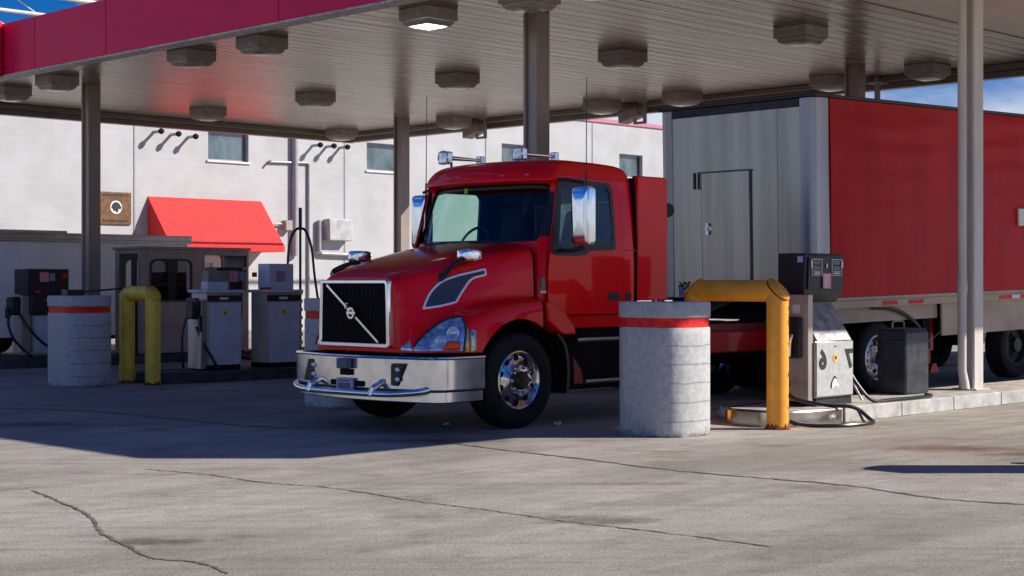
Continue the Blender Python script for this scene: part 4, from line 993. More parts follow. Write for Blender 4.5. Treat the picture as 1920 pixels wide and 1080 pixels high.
# ---- side vent: dark panel with a chrome outline
VENT = [(-1.03, 1.30), (-.93, 1.46), (-.80, 1.575), (-.62, 1.64), (-.27, 1.715), (-.27, 1.655), (-.44, 1.61), (-.53, 1.53), (-.61, 1.42), (-.66, 1.365), (-.85, 1.325)]
for sg in (1, -1):
    up_ = [(-1.03, 1.30), (-.93, 1.46), (-.80, 1.575), (-.62, 1.64), (-.45, 1.677), (-.27, 1.715)]; lo_v = [(-.27, 1.655), (-.44, 1.61), (-.56, 1.49), (-.66, 1.365)]
    P = [Vector((p.x, p.y)) for p in catmull([(a, b, 0) for a, b in up_], 4)] + [Vector((p.x, p.y)) for p in catmull([(a, b, 0) for a, b in lo_v], 4)] + [Vector((-.85, 1.325))]
    # dense outline on the surface
    pts = []
    for i in range(len(P)):
        a, b = P[i], P[(i + 1) % len(P)]
        for k in range(2): q = a + (b - a) * k / 2; pts.append(T(q.x - .004, sg * (tz(q.x, q.y) + .006), q.y))
    m = MB(); m.tube(pts + [pts[0]], .0125, 8); m.build('vent_trim', SATIN, trk)
    up = [(-1.03, 1.30), (-.93, 1.46), (-.80, 1.575), (-.62, 1.64), (-.45, 1.677), (-.27, 1.715)]; lo = [(-1.03, 1.30), (-.85, 1.325), (-.66, 1.365), (-.56, 1.49), (-.44, 1.61), (-.27, 1.655)]
    m = MB(); rows = []
    for a, b in zip(up, lo):
        rows.append([T(a[0] + (b[0] - a[0]) * k / 4, sg * (tz(a[0] + (b[0] - a[0]) * k / 4, a[1] + (b[1] - a[1]) * k / 4) + .005), a[1] + (b[1] - a[1]) * k / 4) for k in range(5)])
    m.grid(rows); m.build('side_vent', SLATE, trk)
# ---- bumper
BP = [(-.56, 1.215), (-.85, 1.225), (-1.08, 1.22), (-1.19, 1.17), (-1.245, 1.08), (-1.29, .92), (-1.36, .6), (-1.405, .3), (-1.42, 0)]
path = catmull([(a, b, 0) for a, b in BP], 5); full = [(p.x, p.y) for p in path] + [(p.x, -p.y) for p in path[::-1][1:]]
cpt = (-.3, 0)
def bring(off, z):
    res = []
    for i, (s, t) in enumerate(full):
        a = Vector(full[max(i - 1, 0)]); b = Vector(full[min(i + 1, len(full) - 1)]); d = (b - a).normalized(); nrm = Vector((-d.y, d.x))
        if nrm.dot(Vector((s, t)) - Vector((-.4, 0))) < 0: nrm = -nrm
        res.append(T(s + nrm.x * off, t + nrm.y * off, z))
    return res
m = MB(); m.grid([bring(-.06, .80), bring(.012, .805), bring(.018, .79), bring(.004, .775), bring(.004, .765), bring(.004, .62), bring(.004, .47), bring(-.008, .455), bring(-.05, .448)])
bump_ = m.build('bumper', CHROMED, trk, ang=18)
m = MB(); m.grid([bring(-.05, .447), bring(-.028, .44), bring(-.026, .34), bring(-.06, .325)]); m.build('lower_valance', CHROMED, trk, ang=30)
m = MB(); m.prism([(s * .97, -t * .97) for s, t in full], 'z', .36, .78); m.build('bumper_core', BLACKM, trk)
def sbump(t): return -1.42 + (1.42 - 1.29) * (t / .92) ** 2
BS = -1.495; m = MB()
P = catmull([(sbump(1.08) + .02, 1.08, .475), (-1.33, 1.03, .45), (-1.43, .86, .43), (BS, .62, .42), (BS - .02, 0, .415), (BS, -.55, .415), (-1.44, -.80, .42), (-1.34, -1.0, .44), (sbump(1.05) + .02, -1.08, .465)], 6)
m.tube([T(*p) for p in P], .034, 12)
for t in (.50, -.54):
    m.tube([T(BS - .02, t, .405), T(BS - .01, t + .02, .47), T(sbump(t) - .0, t + .03, .535)], .036, 10)
m.build('guard_tube', CHROMED, trk)
for t in (.70, -.70):
    s = sbump(t) - .012; m = MB(); sl_ = .04
    m.hexa([T(s, t - .10 - sl_, .50), T(s, t + .08 - sl_, .50), T(s + .05, t + .08 - sl_, .50), T(s + .05, t - .10 - sl_, .50), T(s, t - .10 + sl_, .735), T(s, t + .10 + sl_, .735), T(s + .05, t + .10 + sl_, .735), T(s + .05, t - .10 + sl_, .735)])
    f = m.build('fog_light', BLACK, trk, bevel=.01)
    for zz in (.57, .67):
        m = MB(); m.lathe([(0, -.03), (.02, -.024), (.028, -.005)], T(s, t + .05, zz), (1, 0, 0), 14); m.build('fog_lamp', LED, f)
for t in (.21, -.21):
    s = sbump(t) - .012; m = MB(); m.prism([(a, b) for a, b in rrect(-t - .065, -t + .065, .475, .535, .02)], 'x', s - .002, s + .05); m.build('tow_slot', BLACKM, trk)
m = MB(); m.box(-1.462, -1.44, -.135, .135, .40, .56); pl = m.build('license_plate', mat('plate_pale_blue', (.42, .50, .62), .5, 0, .1, 30), trk, bevel=.006)
m = MB(); rnd = random.Random(8)
for k in range(6): m.box(-1.466, -1.4625, -.10 + k * .035, -.078 + k * .035, .45, .51)
m.box(-1.466, -1.4625, -.09, .09, .527, .54); m.build('plate_characters', mat('plate_ink', (.06, .08, .16), .5), pl)
m = MB(); m.box(-1.50, -1.43, -.09, .09, .66, .77); m.build('radar_box', mat('radar_blue_grey', (.05, .09, .16), .35), trk, bevel=.01)
m = MB(); m.box(-1.455, -1.43, -.08, .08, .59, .655); m.build('radar_bracket', BLACKM, trk)
# ---- cab shell
LV = [ # rows of (s, t, z) half points: 0 centre front .. 8 back centre
 [(.38, 0, 1.20), (.38, .5, 1.20), (.38, .98, 1.20), (.42, 1.07, 1.20), (.60, 1.10, 1.20), (1.60, 1.10, 1.20), (1.98, 1.11, 1.20), (2.03, 1.08, 1.20), (2.01, 0, 1.20)],
 [(.38, 0, 1.42), (.38, .5, 1.42), (.38, 1.0, 1.42), (.42, 1.10, 1.42), (.60, 1.125, 1.42), (1.60, 1.125, 1.42), (1.98, 1.12, 1.42), (2.03, 1.09, 1.42), (2.01, 0, 1.42)],
 [(.34, 0, 1.80), (.36, .5, 1.80), (.40, 1.0, 1.82), (.47, 1.10, 1.82), (.64, 1.125, 1.82), (1.60, 1.125, 1.86), (1.98, 1.12, 1.86), (2.03, 1.09, 1.86), (2.01, 0, 1.86)],
 [(.30, 0, 2.01), (.33, .5, 2.015), (.47, .98, 2.03), (.56, 1.08, 2.0), (.66, 1.12, 1.94), (1.60, 1.12, 2.0), (1.97, 1.115, 2.02), (2.03, 1.08, 2.02), (2.0, 0, 2.02)],
 [(.57, 0, 2.69), (.60, .48, 2.69), (.74, .95, 2.68), (.77, 1.01, 2.68), (.74, 1.05, 2.69), (1.59, 1.05, 2.69), (1.96, 1.055, 2.69), (2.02, 1.02, 2.69), (2.02, 0, 2.69)],
 [(.40, 0, 2.71), (.43, .5, 2.71), (.58, .99, 2.705), (.66, 1.06, 2.71), (.76, 1.065, 2.73), (1.59, 1.055, 2.73), (1.96, 1.055, 2.73), (2.02, 1.02, 2.73), (2.02, 0, 2.73)],
 [(.41, 0, 2.80), (.44, .5, 2.80), (.59, .985, 2.79), (.67, 1.05, 2.79), (.80, 1.05, 2.82), (1.58, 1.04, 2.82), (1.94, 1.04, 2.82), (2.01, 1.0, 2.82), (2.01, 0, 2.82)],
 [(.52, 0, 2.93), (.55, .48, 2.93), (.69, .93, 2.92), (.78, 1.0, 2.92), (.88, 1.01, 2.925), (1.55, 1.0, 2.925), (1.90, 1.0, 2.905), (1.97, .95, 2.90), (1.97, 0, 2.90)],
 [(.72, 0, 2.985), (.75, .44, 2.985), (.86, .82, 2.98), (.93, .90, 2.98), (1.0, .92, 2.985), (1.5, .91, 2.97), (1.72, .90, 2.965), (1.80, .83, 2.955), (1.82, 0, 2.955)],
]
m = MB(); rows = []
for L_ in LV: rows.append([T(s, -t, z) for s, t, z in L_[::-1]] + [T(*p) for p in L_[1:-1]])   # closed ring of 16
cvl = m.b.verts.layers.float.new('crease_vert'); crs = m.b.edges.layers.float.new('crease_edge')
bmv = [[m.b.verts.new(p) for p in r] for r in rows]; NR = 16
# ring index: 0=back centre,1..7 far side (7 = far near front), 8 = centre front, 9..15 near side
fm = {}
for i in range(len(bmv) - 1):
    for j in range(NR):
        a, b = j, (j + 1) % NR
        if i == 3 and a in (6, 7, 8, 9): continue            # windscreen
        if i == 3 and a in (0, 15): continue                 # rear window
        if i == 3 and a in (3, 11 + 1): continue             # door windows: far (idx 5->4) and near (4->5)
        f = m.b.faces.new((bmv[i][a], bmv[i][b], bmv[i + 1][b], bmv[i + 1][a]))
        if i == 3 and a in (4, 5, 10, 11): f.material_index = 1
m.b.faces.new(bmv[-1]); m.b.faces.new(bmv[0][::-1])
for (i_, j_) in [(3, 6), (3, 10), (4, 6), (4, 10), (3, 3), (3, 4), (4, 3), (4, 4), (3, 12), (3, 13), (4, 12), (4, 13)]: bmv[i_][j_][cvl] = 1.0
for e in m.b.edges:
    zs = sorted([v.co.z for v in e.verts])
    if len(e.link_faces) == 1: e[crs] = .75
    if all(2.70 <= v.co.z <= 2.712 for v in e.verts): e[crs] = .8
    if all(abs(v.co.z - 1.20) < .01 for v in e.verts): e[crs] = .9
cab = m.build('cab', [RED, BLACK], trk, ang=180, sub=3)
# windscreen
def WS(a, b, off=.02):   # a -1..1 across, b 0..1 up
    w_ = 1.03 + (1.0 - 1.03) * b; t = a * w_
    s0 = .30 + (.57 - .30) * b; sc = .49 + (.76 - .49) * b; z = 1.99 + (2.705 - 1.99) * b
    return T(s0 + (sc - s0) * abs(a) ** 2.2 + off, t, z)
lo_ = resample(rrect(-1, 1, 0, 1, .05), 64, (0, .5)); li_ = resample([(x, y) for x, y in rrect(-.945, .945, .05, .90, .07)], 64, (0, .5))
m = MB(); m.grid([[WS(p[0], p[1], .028) for p in lo_], [WS(p[0], p[1], .024) for p in li_]], True); m.build('windscreen_seal', BLACK, trk, solid=.01)
m = MB(); rows = []
for k in range(12):
    f = 1.01 - k / 11.0; f = max(f, .002); rows.append([WS(p[0] * f, .46 + (p[1] - .46) * f, .032) for p in li_])
m.grid(rows, True); m.build('windscreen', GLASS, trk)
m = MB(); m.box(.505, .512, .18, .23, 2.60, 2.66)
st = m.build('sticker', GREEN, trk); st.location = (-.0, 0, 0)
for t0, t1 in ((-.75, -.15), (.05, .7)):
    m = MB(); m.tube([WS(t0, .03, -.03), WS(t0 + .12, .05, -.03), WS(t1, .02, -.028)], .009, 6); m.build('wiper', BLACK, trk)
# doors, near and far
def tsurf(z):
    if z < 1.42: return 1.112 + .017 * (z - 1.2) / .22
    if z < 1.95: return 1.129
    return 1.129 - .068 * (z - 1.95) / .75
DO = [(1.73, 1.215), (1.745, 1.7), (1.75, 2.2), (1.73, 2.58), (1.68, 2.70), (1.58, 2.745), (1.2, 2.75), (.80, 2.74), (.70, 2.68), (.62, 2.30), (.53, 2.0), (.49, 1.7), (.475, 1.40), (.60, 1.26), (.78, 1.215)]
SEAL = [(1.60, 1.95), (1.615, 2.1), (1.61, 2.65), (1.56, 2.715), (.95, 2.73), (.72, 2.71), (.66, 2.55), (.555, 2.08), (.52, 1.93), (.57, 1.87), (.95, 1.865), (1.10, 1.885), (1.18, 1.93), (1.5, 1.94)]
GLS = [(1.555, 2.06), (1.565, 2.10), (1.56, 2.60), (1.51, 2.655), (.82, 2.655), (.76, 2.61), (.665, 2.03), (.69, 1.985), (.85, 1.985), (1.50, 2.025)]
cc = (1.12, 2.32)
for sg in (1, -1):
    N = 96; A = resample(DO, N, cc); S1 = resample(SEAL, N, cc); G1 = resample(GLS, N, cc)
    In = [cc_ + (p - cc_) * .97 for cc_, p in ((Vector(cc), q) for q in S1)]
    m = MB(); rows = []
    for k in range(9):
        f = k / 8; rows.append([T((A[i] + (In[i] - A[i]) * f).x, sg * (tsurf((A[i] + (In[i] - A[i]) * f).y) + .008), (A[i] + (In[i] - A[i]) * f).y) for i in range(N)])
    m.grid([[T(A[i].x, sg * (tsurf(A[i].y) - .02), A[i].y) for i in range(N)]] + rows, True); dr_ = m.build('door', RED, trk, ang=40)
    m = MB(); O = [Vector(cc) + (p - Vector(cc)) * 1.012 for p in A]; I2 = [Vector(cc) + (p - Vector(cc)) * .985 for p in A]
    m.grid([[T(p.x, sg * (tsurf(p.y) + .0035), p.y) for p in O], [T(p.x, sg * (tsurf(p.y) + .0035), p.y) for p in I2]], True); m.build('door_seam', BLACKM, dr_)
    m = MB(); m.grid([[T(p.x, sg * (tsurf(p.y) + .014), p.y) for p in S1], [T(p.x, sg * (tsurf(p.y) + .014), p.y) for p in G1], [T(p.x, sg * (tsurf(p.y) - .02), p.y) for p in G1]], True); m.build('window_seal', BLACK, dr_)
    m = MB(); rows = []
    for k in range(8):
        f = max(1.01 - k / 7.0, .003); rows.append([T((Vector(cc) + (p - Vector(cc)) * f).x, sg * (tsurf((Vector(cc) + (p - Vector(cc)) * f).y) + .004), (Vector(cc) + (p - Vector(cc)) * f).y) for p in G1])
    m.grid(rows, True); m.build('door_window', GLASS, dr_)
    m = MB(); m.prism([(a, b) for a, b in rrect(1.47, 1.68, 1.365, 1.455, .02)], 'y', -sg * 1.146, -sg * 1.12); hd_ = m.build('door_handle', BLACK, dr_, bevel=.006)
    m = MB(); m.box(1.49, 1.62, -sg * 1.152 if sg > 0 else 1.146, -sg * 1.146 if sg > 0 else 1.152, 1.395, 1.415); m.build('handle_grip', DARKMETAL, hd_)
    m = MB(); m.prism([(a, b) for a, b in rrect(1.80, 1.90, 1.365, 1.455, .02)], 'y', -sg * 1.128, -sg * 1.10); m.build('grab_recess', BLACK, trk, bevel=.006)
    # lower skirt red then black recess with step treads
    m = MB(); m.box(.88, 1.95, -sg * 1.06 if sg > 0 else 1.0, -sg * 1.0 if sg > 0 else 1.06, 1.06, 1.205); m.build('rocker_panel', RED, trk, bevel=.01)
    m = MB(); m.box(.85, 1.93, *sorted((-sg * .55, -sg * .98)), .36, 1.15); m.build('battery_box', BLACKM, trk)
    for (s0, s1, zz) in ((.92, 1.93, .945), (1.05, 1.93, .475)):
        m = MB(); m.box(s0, s1, *sorted((-sg * .98, -sg * 1.17)), zz - .045, zz); stp = m.build('step', BLACK, trk, bevel=.006)
        m = MB(); m.box(s0, s1, *sorted((-sg * 1.172, -sg * 1.19)), zz - .022, zz + .006); m.build('step_edge', ALU, stp, bevel=.003)
    m = MB(); m.prism([(.88, .74), (1.0, .60), (1.06, .44), (.9, .44)], 'y', -sg * 1.15, -sg * 1.13); m.build('step_bracket', REDD, trk)
    # cab extender
    m = MB(); m.prism([(2.01, 1.36), (2.56, 1.36), (2.56, 2.79), (2.52, 2.82), (2.01, 2.82), (2.01, 2.6), (2.015, 2.2)], 'y', -sg * 1.125, -sg * 1.06); m.build('side_extender', RED, trk, bevel=.015)
    m = MB(); m.tube([T(1.998, sg * 1.112, 1.25), T(1.998, sg * 1.112, 2.1), T(1.998, sg * 1.085, 2.60), T(1.998, sg * 1.07, 2.82)], .014, 6); m.build('extender_seal', BLACKM, trk)
    m = MB(); m.tube([T(2.0, sg * 1.118, 1.945), T(2.35, sg * 1.118, 1.945)], .006, 6); m.tube([T(1.80, sg * 1.122, 1.945), T(1.98, sg * 1.12, 1.945)], .006, 6); m.build('body_crease', RED, trk)
    # fuel tank
    m = MB(); m.lathe([(0, 0), (.26, 0), (.30, .02), (.31, .05), (.31, 1.15), (.30, 1.18), (.26, 1.20), (0, 1.20)], T(1.98, sg * .88, .60), (1, 0, 0), 36); ft = m.build('fuel_tank', CHROMED, trk, ang=50)
    for x in (2.2, 2.9):
        m = MB(); m.lathe([(.313, 0), (.318, .0), (.318, .06), (.313, .06)], T(x, sg * .88, .60), (1, 0, 0), 36); m.build('tank_strap', ALU, ft)
# side marks on the hood shut line
m = MB(); m.box(.375, .382, 0, 0, 0, 0) if False else None; m.b.free()
m = MB(); m.box(.40, .455, -1.122, -1.112, 1.50, 1.62); m.build('badge', mat('badge_grey_green', (.12, .18, .17), .4), trk)
m = MB(); m.box(.385, .465, -1.124, -1.113, 1.455, 1.485); m.build('badge_strip', mat('badge_mint', (.5, .75, .65), .4), trk)
# roof marker lights
for t in (-.62, -.42, -.22, .42, .75):
    m = MB(); s_ = .43 + .17 * (abs(t) / .96) ** 2.2; m.box(s_ - .005, s_ + .05, -t - .045, -t + .045, 2.765, 2.79); m.build('marker_light', mat('smoked_amber', (.10, .16, .24), .2), trk, bevel=.006)
# air horns
for t, s0 in ((-.95, .82), (.12, 1.02)):
    m = MB(); m.lathe([(.085, 0), (.088, .02), (.05, .06), (.028, .16), (.02, .5), (.02, .62)], T(s0, t, 3.08), (1, 0, 0), 20); hn = m.build('air_horn', CHROME, trk)
    m = MB(); m.box(s0 + .0, s0 + .10, -t - .085, -t + .085, 3.0, 3.155); m.build('horn_bell', LAMPBLUE, hn, bevel=.02)
    m = MB(); m.box(s0 + .60, s0 + .68, -t - .04, -t + .04, 2.95, 3.13); m.build('horn_mount', LAMPBLUE, hn, bevel=.01)
    m = MB(); m.tube([(s0 + .15, -t, 3.08), (s0 + .15, -t, 2.93)], .015, 6); m.build('horn_bracket', DARKMETAL, hn)
# mirrors
for sg in (1, -1):
    tc_ = 1.43 if sg > 0 else 1.22
    s0 = .70
    m = MB(); pr_ = rrect(-.125, .125, 1.98, 2.63, .04)
    rows = []
    for dx, sc in ((0.10, .97), (.06, 1.0), (0, 1.0), (-.025, .97), (-.036, .90), (-.044, .5), (-.046, .02)):
        rows.append([T(s0 + dx, sg * tc_ + x * sc, 2.31 + (z - 2.31) * sc) for x, z in pr_])
    V = m.grid(rows, True); m.b.faces.new(V[0]); mo = m.build('side_mirror', CHROME, trk, ang=50)
    m = MB(); m.tube(catmull([T(.72, sg * 1.08, 2.72), T(.72, sg * (tc_ - .18), 2.70), T(.76, sg * tc_, 2.665)], 6), .02, 8); m.build('mirror_arm', BLACK, mo); m = MB(); m.tube(catmull([T(.66, sg * 1.10, 1.93), T(.70, sg * (tc_ - .15), 1.92), T(.76, sg * tc_, 1.965)], 6), .025, 8)
    m.build('mirror_arm', BLACK, mo)
    # hood mirror
    t_h = .80 if sg > 0 else .72; s_h = -.60 if sg > 0 else -.78
    zt = 1.80
    arm = catmull([T(s_h - .22, sg * (tz(s_h - .22, 1.62) - .0), 1.60), T(s_h - .16, sg * .86, 1.68), T(s_h - .02, sg * (t_h + .02), 1.775), T(s_h + .16, sg * (t_h + .04), 1.80)], 6)
    m = MB(); rws = [[p + Vector((0, 0, .055 * (1 - i / 30.0))), p + Vector((0, -sg * .035, 0)), p - Vector((0, 0, .055 * (1 - i / 30.0))), p + Vector((0, sg * .03, 0))] for i, p in enumerate(arm)]
    V = m.grid(rws, True); m.b.faces.new(V[0]); m.b.faces.new(V[-1]); am = m.build('hood_mirror_arm', BLACK, trk, bevel=.008)
    m = MB(); pr_ = rrect(-.10, .10, -.065, .065, .03); cz_ = 1.865
    rows = [[T(s_h + .10 + dx, sg * (t_h + .05) + x * sc, cz_ + z * sc) for x, z in pr_] for dx, sc in ((.16, .85), (.10, 1.0), (.0, 1.0), (-.03, .9), (-.045, .5), (-.047, .02))]
    V = m.grid(rows, True); m.b.faces.new(V[0]); m.build('hood_mirror', CHROME, am, ang=50)
# whip antennas
for sg, sx in ((1, .86), (-1, .80)):
    m = MB(); t_ = 1.36 if sg > 0 else 1.22
    m.tube([T(sx, sg * t_, 2.60), T(sx, sg * t_, 2.78)], .012, 8); m.tube([T(sx, sg * t_, 2.78), T(sx + .01, sg * t_, 3.85)], [.006, .004], 6); m.build('antenna', DARKMETAL, trk)
# interior
m = MB(); m.box(.62, 1.90, -.98, .98, 1.25, 1.32); m.box(1.80, 1.88, -.95, .95, 1.32, 2.02); m.box(1.80, 1.88, -.95, .95, 2.52, 2.68); m.box(1.80, 1.88, .42, .95, 2.025, 2.515); m.box(1.80, 1.88, -.95, -.42, 2.025, 2.515); m.hexa([T(.50, -.98, 1.6), T(.86, -.98, 1.6), T(.86, .98, 1.6), T(.50, .98, 1.6), T(.46, -.95, 2.06), T(.80, -.95, 2.0), T(.80, .95, 2.0), T(.46, .95, 2.06)]); m.build('dashboard', INTERIOR, trk, bevel=.03)
m = MB(); m.box(1.985, 1.99, -.98, .98, 2.0, 2.70); m.build('rear_window', RGLASS, trk)
for t in (-.52, .52):
    m = MB(); m.box(1.10, 1.55, -t - .25, -t + .25, 1.55, 1.72); m.hexa([T(1.45, t - .24, 1.70), T(1.60, t - .24, 1.70), T(1.60, t + .24, 1.70), T(1.45, t + .24, 1.70), T(1.60, t - .18, 2.42), T(1.70, t - .18, 2.42), T(1.70, t + .18, 2.42), T(1.60, t + .18, 2.42)]); m.build('seat', INTERIOR, trk, bevel=.05, seg=3)
m = MB(); sw = [T(.92 + .10 * math.sin(a), -.50 + .23 * math.cos(a), 2.03 + .20 * math.sin(a)) for a in [2 * math.pi * k / 24 for k in range(24)]]
m.tube(sw + [sw[0]], .017, 8, False); m.tube([T(.92, -.5 - .22, 2.03), T(.94, -.5, 2.0), T(.92, -.5 + .22, 2.03)], .015, 6); m.tube([T(.94, -.5, 2.0), T(.76, -.5, 1.9)], .03, 8); m.build('steering_wheel', BLACK, trk)
# chassis
for t in (-.45, .45):
    m = MB(); m.box(-1.05, 8.1, -t - .04, -t + .04, .78, 1.03); m.box(2.6, 5.4, -t - .045, -t + .045, .70, .98); m.build('frame_rail', REDD, trk)
m = MB(); m.box(3.4, 5.3, -.62, .62, .66, .94); m.build('deck_box', REDP, trk, bevel=.02)
m = MB(); m.box(2.1, 3.0, -.9, .9, 1.03, 1.10); m.box(2.04, 2.08, -1.05, 1.05, 1.05, 2.05); m.box(2.035, 2.12, -1.055, -.95, 1.36, 2.80); m.box(2.035, 2.12, .95, 1.055, 1.36, 2.80); m.build('cab_back', BLACKM, trk)
m = MB(); m.lathe([(0, 0), (.5, 0), (.5, .08), (0, .08)], T(6.45, 0, 1.18), (0, 0, 1), 28); m.build('fifth_wheel', DARKMETAL, trk)
for s in (0, 5.80, 7.12):
    m = MB(); m.tube([T(s, -.95, .52), T(s, .95, .52)], .09, 12); m.build('axle', BLACKM, trk)
# work lamp behind the extender
m = MB(); m.lathe([(0, -.05), (.07, -.045), (.085, 0), (.07, .04), (0, .05)], T(2.66, 1.04, 2.44), (.7, .7, 0), 18); m.tube([T(2.5, 1.05, 2.44), T(2.66, 1.04, 2.44)], .02, 8); m.build('work_lamp', BLACK, trk)
# air lines arcing between cab and trailer
for k, (dt, hh) in enumerate(((.0, 2.06), (.07, 1.95), (-.08, 1.88))):
    m = MB(); m.tube(catmull([T(2.7, .2 + dt, 1.35), T(3.0, .25 + dt, 1.55), T(3.12, .28 + dt, hh), T(3.22, .3 + dt, 1.8), T(3.35, .32 + dt, 1.35), T(3.9, .35 + dt, 1.15), T(5.3, .3 + dt, 1.45)], 6), .022, 8); m.build('air_line', HOSE, trk)
m = MB(); m.tube([T(3.1, .28, 1.5), T(3.1, .28, 2.16)], .02, 8); m.build('hose_support', BLACK, trk)
m = MB(); m.tube(catmull([T(3.0, .5, 1.05), T(3.3, .5, 1.16), T(3.6, .5, 1.10)], 6), .025, 8); m.build('coupling', YELLOW2, trk)
# quarter mudguards
for sg in (1, -1):
    m = MB(); pr_ = []
    for k in range(17):
        a = RAD(98 - 78 * k / 16); pr_.append((6.95 + 1.20 * math.cos(a) * 1.15, .46 + .80 * math.sin(a)))
    m.grid([[T(x, sg * .62, z) for x, z in pr_], [T(x, sg * 1.285, z) for x, z in pr_], [T(x, sg * 1.285, z - .06) for x, z in pr_]]); m.build('mudguard', BLACK, trk, solid=.01)
    m = MB(); m.prism([(x, z - .01) for x, z in pr_] + [(8.2, .62), (6.6, .62)], 'y', -sg * .60, -sg * .56); m.build('dark_backing', BLACKM, trk)  # added black sheet, closes the gap under the mudguard so it reads dark
# wheels: outward direction +t on the near side
def wheel(s, t, sg, steer, parent, Rr=.52, zc=.52, wd=.28):
    c = Vector(T(s, t, zc)); ax = Vector((0, -sg, 0))     # outward
    m = MB()
    if steer:
        prof = [(.315, -.02), (.318, .0), (.305, .006), (.288, -.004), (.275, -.035), (.262, -.05), (.215, -.045), (.168, .0), (.160, .012), (.10, .018), (.0, .018)]
    else:
        prof = [(.315, -.02), (.318, .0), (.305, .006), (.288, -.004), (.28, -.10), (.25, -.14), (.20, -.13), (.15, -.10), (.12, -.06), (.11, .03), (.0, .04)]
    m.lathe(prof, c, ax, 56); m.lathe([(.31, -wd), (.31, -.015)], c, ax, 40)
    wh = m.build('wheel', RIMC if steer else CHROMED, parent, ang=40)
    a_ = ax.cross(Vector((0, 0, 1))).normalized(); b_ = Vector((0, 0, 1))
    m = MB()
    for k in range(10):
        an = 2 * math.pi * (k + .5) / 10; q = c + (a_ * math.cos(an) + b_ * math.sin(an)) * .238 + ax * (-.046 if steer else -.133)
        m.lathe([(0, .006), (.032, .006), (.036, 0)], q, ax, 14)
    m.build('hand_hole', BLACKM, wh)
    m = MB()
    for k in range(10):
        an = 2 * math.pi * k / 10; q = c + (a_ * math.cos(an) + b_ * math.sin(an)) * .142 + ax * (.014 if steer else -.09)
        m.lathe([(.021, -.01), (.021, .012), (.014, .04), (.0, .045)], q, ax, 8)
    m.build('lug_nut', CHROME, wh)
    m = MB(); m.lathe([(.10, .0), (.10, .05), (.082, .075), (.0, .08)], c, ax, 28); m.build('hub', BLACK, wh)
    m = MB(); m.lathe([(.02, .08), (.018, .086), (0, .088)], c, ax, 12); m.build('hub_cap', REDP, wh)
    m = MB()
    pr_ = [(.30, -.045), (.322, .002), (.36, .022), (.43, .03), (.475, .022), (.505, .0), (.517, -.03)]
    for g in range(4):
        x = -.03 - .055 * g; pr_ += [(.518, x - .02), (.518, x - .035), (.503, x - .037), (.503, x - .048), (.518, x - .05)]
    pr_ += [(.517, -.262), (.505, -.29), (.43, -.31), (.33, -.30), (.31, -.26)]
    pr_ = [(r * Rr / .52, h) for r, h in pr_]
    m.lathe(pr_, c, ax, 64); m.build('tyre', RUBBER, wh, ang=40)
    return wh
wheel(0, 1.17, 1, True, trk); wheel(0, -1.17, -1, True, trk)
for s in (5.80, 7.12):
    for sg in (1, -1):
        wheel(s, sg * 1.16, sg, False, trk); wheel(s, sg * .82, sg, False, trk)

# ================================================================== SEMI TRAILER (noses slightly off the truck line)
TA = RAD(43.0); Lc = W(U0 + 5.46, V0 - 1.30)      # near front corner on the ground
tr = bpy.data.objects.new('semi_trailer', None); COL.objects.link(tr); tr.location = Lc; tr.rotation_euler = (0, RAD(-1.15), TA)
setp(tr, 'long red curtain sided semi trailer with a grey metal front wall', 'trailer')
Z0, Z1, TW, TLN = 1.36, 4.03, 2.72, 14.0
# local: x back, y across (away), near side y=0
m = MB(); m.box(0, .10, .24, TW - .24, Z0, Z1 - .10); m.build('front_wall', TRAILALU, tr, bevel=.004)
def corner(y0, sg):
    m = MB(); P = []
    for k in range(9):
        a = RAD(90 * k / 8); P.append((.22 - .22 * math.cos(a) * 1.0, y0 + sg * (.22 - .22 * math.sin(a))))
    rows = [[(x - .012, y, z) for x, y in [(p[0], p[1]) for p in P]] for z in (Z0, Z1 - .02)]
    m.grid(rows); m.build('corner_post', ALU, tr, ang=60)
# corner posts: flat faced with rounded edge
for y0, sg in ((0, 1), (TW, -1)):
    m = MB(); pl_ = [(.30, 0), (.10, 0), (.045, .018), (.012, .06), (-.012, .12), (-.012, .245), (.06, .25), (.30, .06)]
    m.prism([(x, y0 + sg * y) for x, y in pl_], 'z', Z0, Z1 - .015); m.build('corner_post', ALU, tr, ang=25, bevel=.006)
m = MB(); m.box(.31, TLN, .005, TW - .005, Z0 + .02, Z1 - .04); m.build('cargo_box', REDP, tr)
# curtain with slack folds, near and far side
for y0, sg in ((0, -1), (TW, 1)):
    m = MB(); rows = []; rnd = random.Random(11)
    for i in range(181):
        x = .31 + (TLN - .31) * i / 180; row = []
        for j in range(41):
            z = Z0 + .0 + (Z1 - .02 - Z0) * j / 40; f = j / 40
            edge = 1.0 - abs(2 * f - 1) ** 6
            post = abs(math.sin(math.pi * (x - .31) / 3.05))
            wv = .034 * math.sin(z * 17 + 2.0 * math.sin(x * .9)) * (max(0, f - .35)) * post + .028 * math.sin(z * 31 + x * 1.3) * max(0, f - .72) * 2 * post + .006 * math.sin(x * 5.1 + z * 2)
            row.append((x, y0 + sg * (.012 + (.035 * post + wv) * edge), z))
        rows.append(row)
    m.grid(rows); cu_ = m.build('curtain', CURTAIN, tr, ang=70)
    if sg < 0:
        q = MB(); q.box(5.06, 5.9, -.085, -.055, 2.34, 2.60); q.build('white_panel', WHITEP, cu_)
m = MB(); m.box(-.015, TLN + .02, -.02, TW + .02, Z1 - .012, Z1 + .035); m.build('roof_rail', BLACK, tr, bevel=.01)
m = MB(); m.box(-.006, .02, .25, TW - .25, Z1 - .13, Z1 - .02); m.build('header', DARKMETAL, tr)
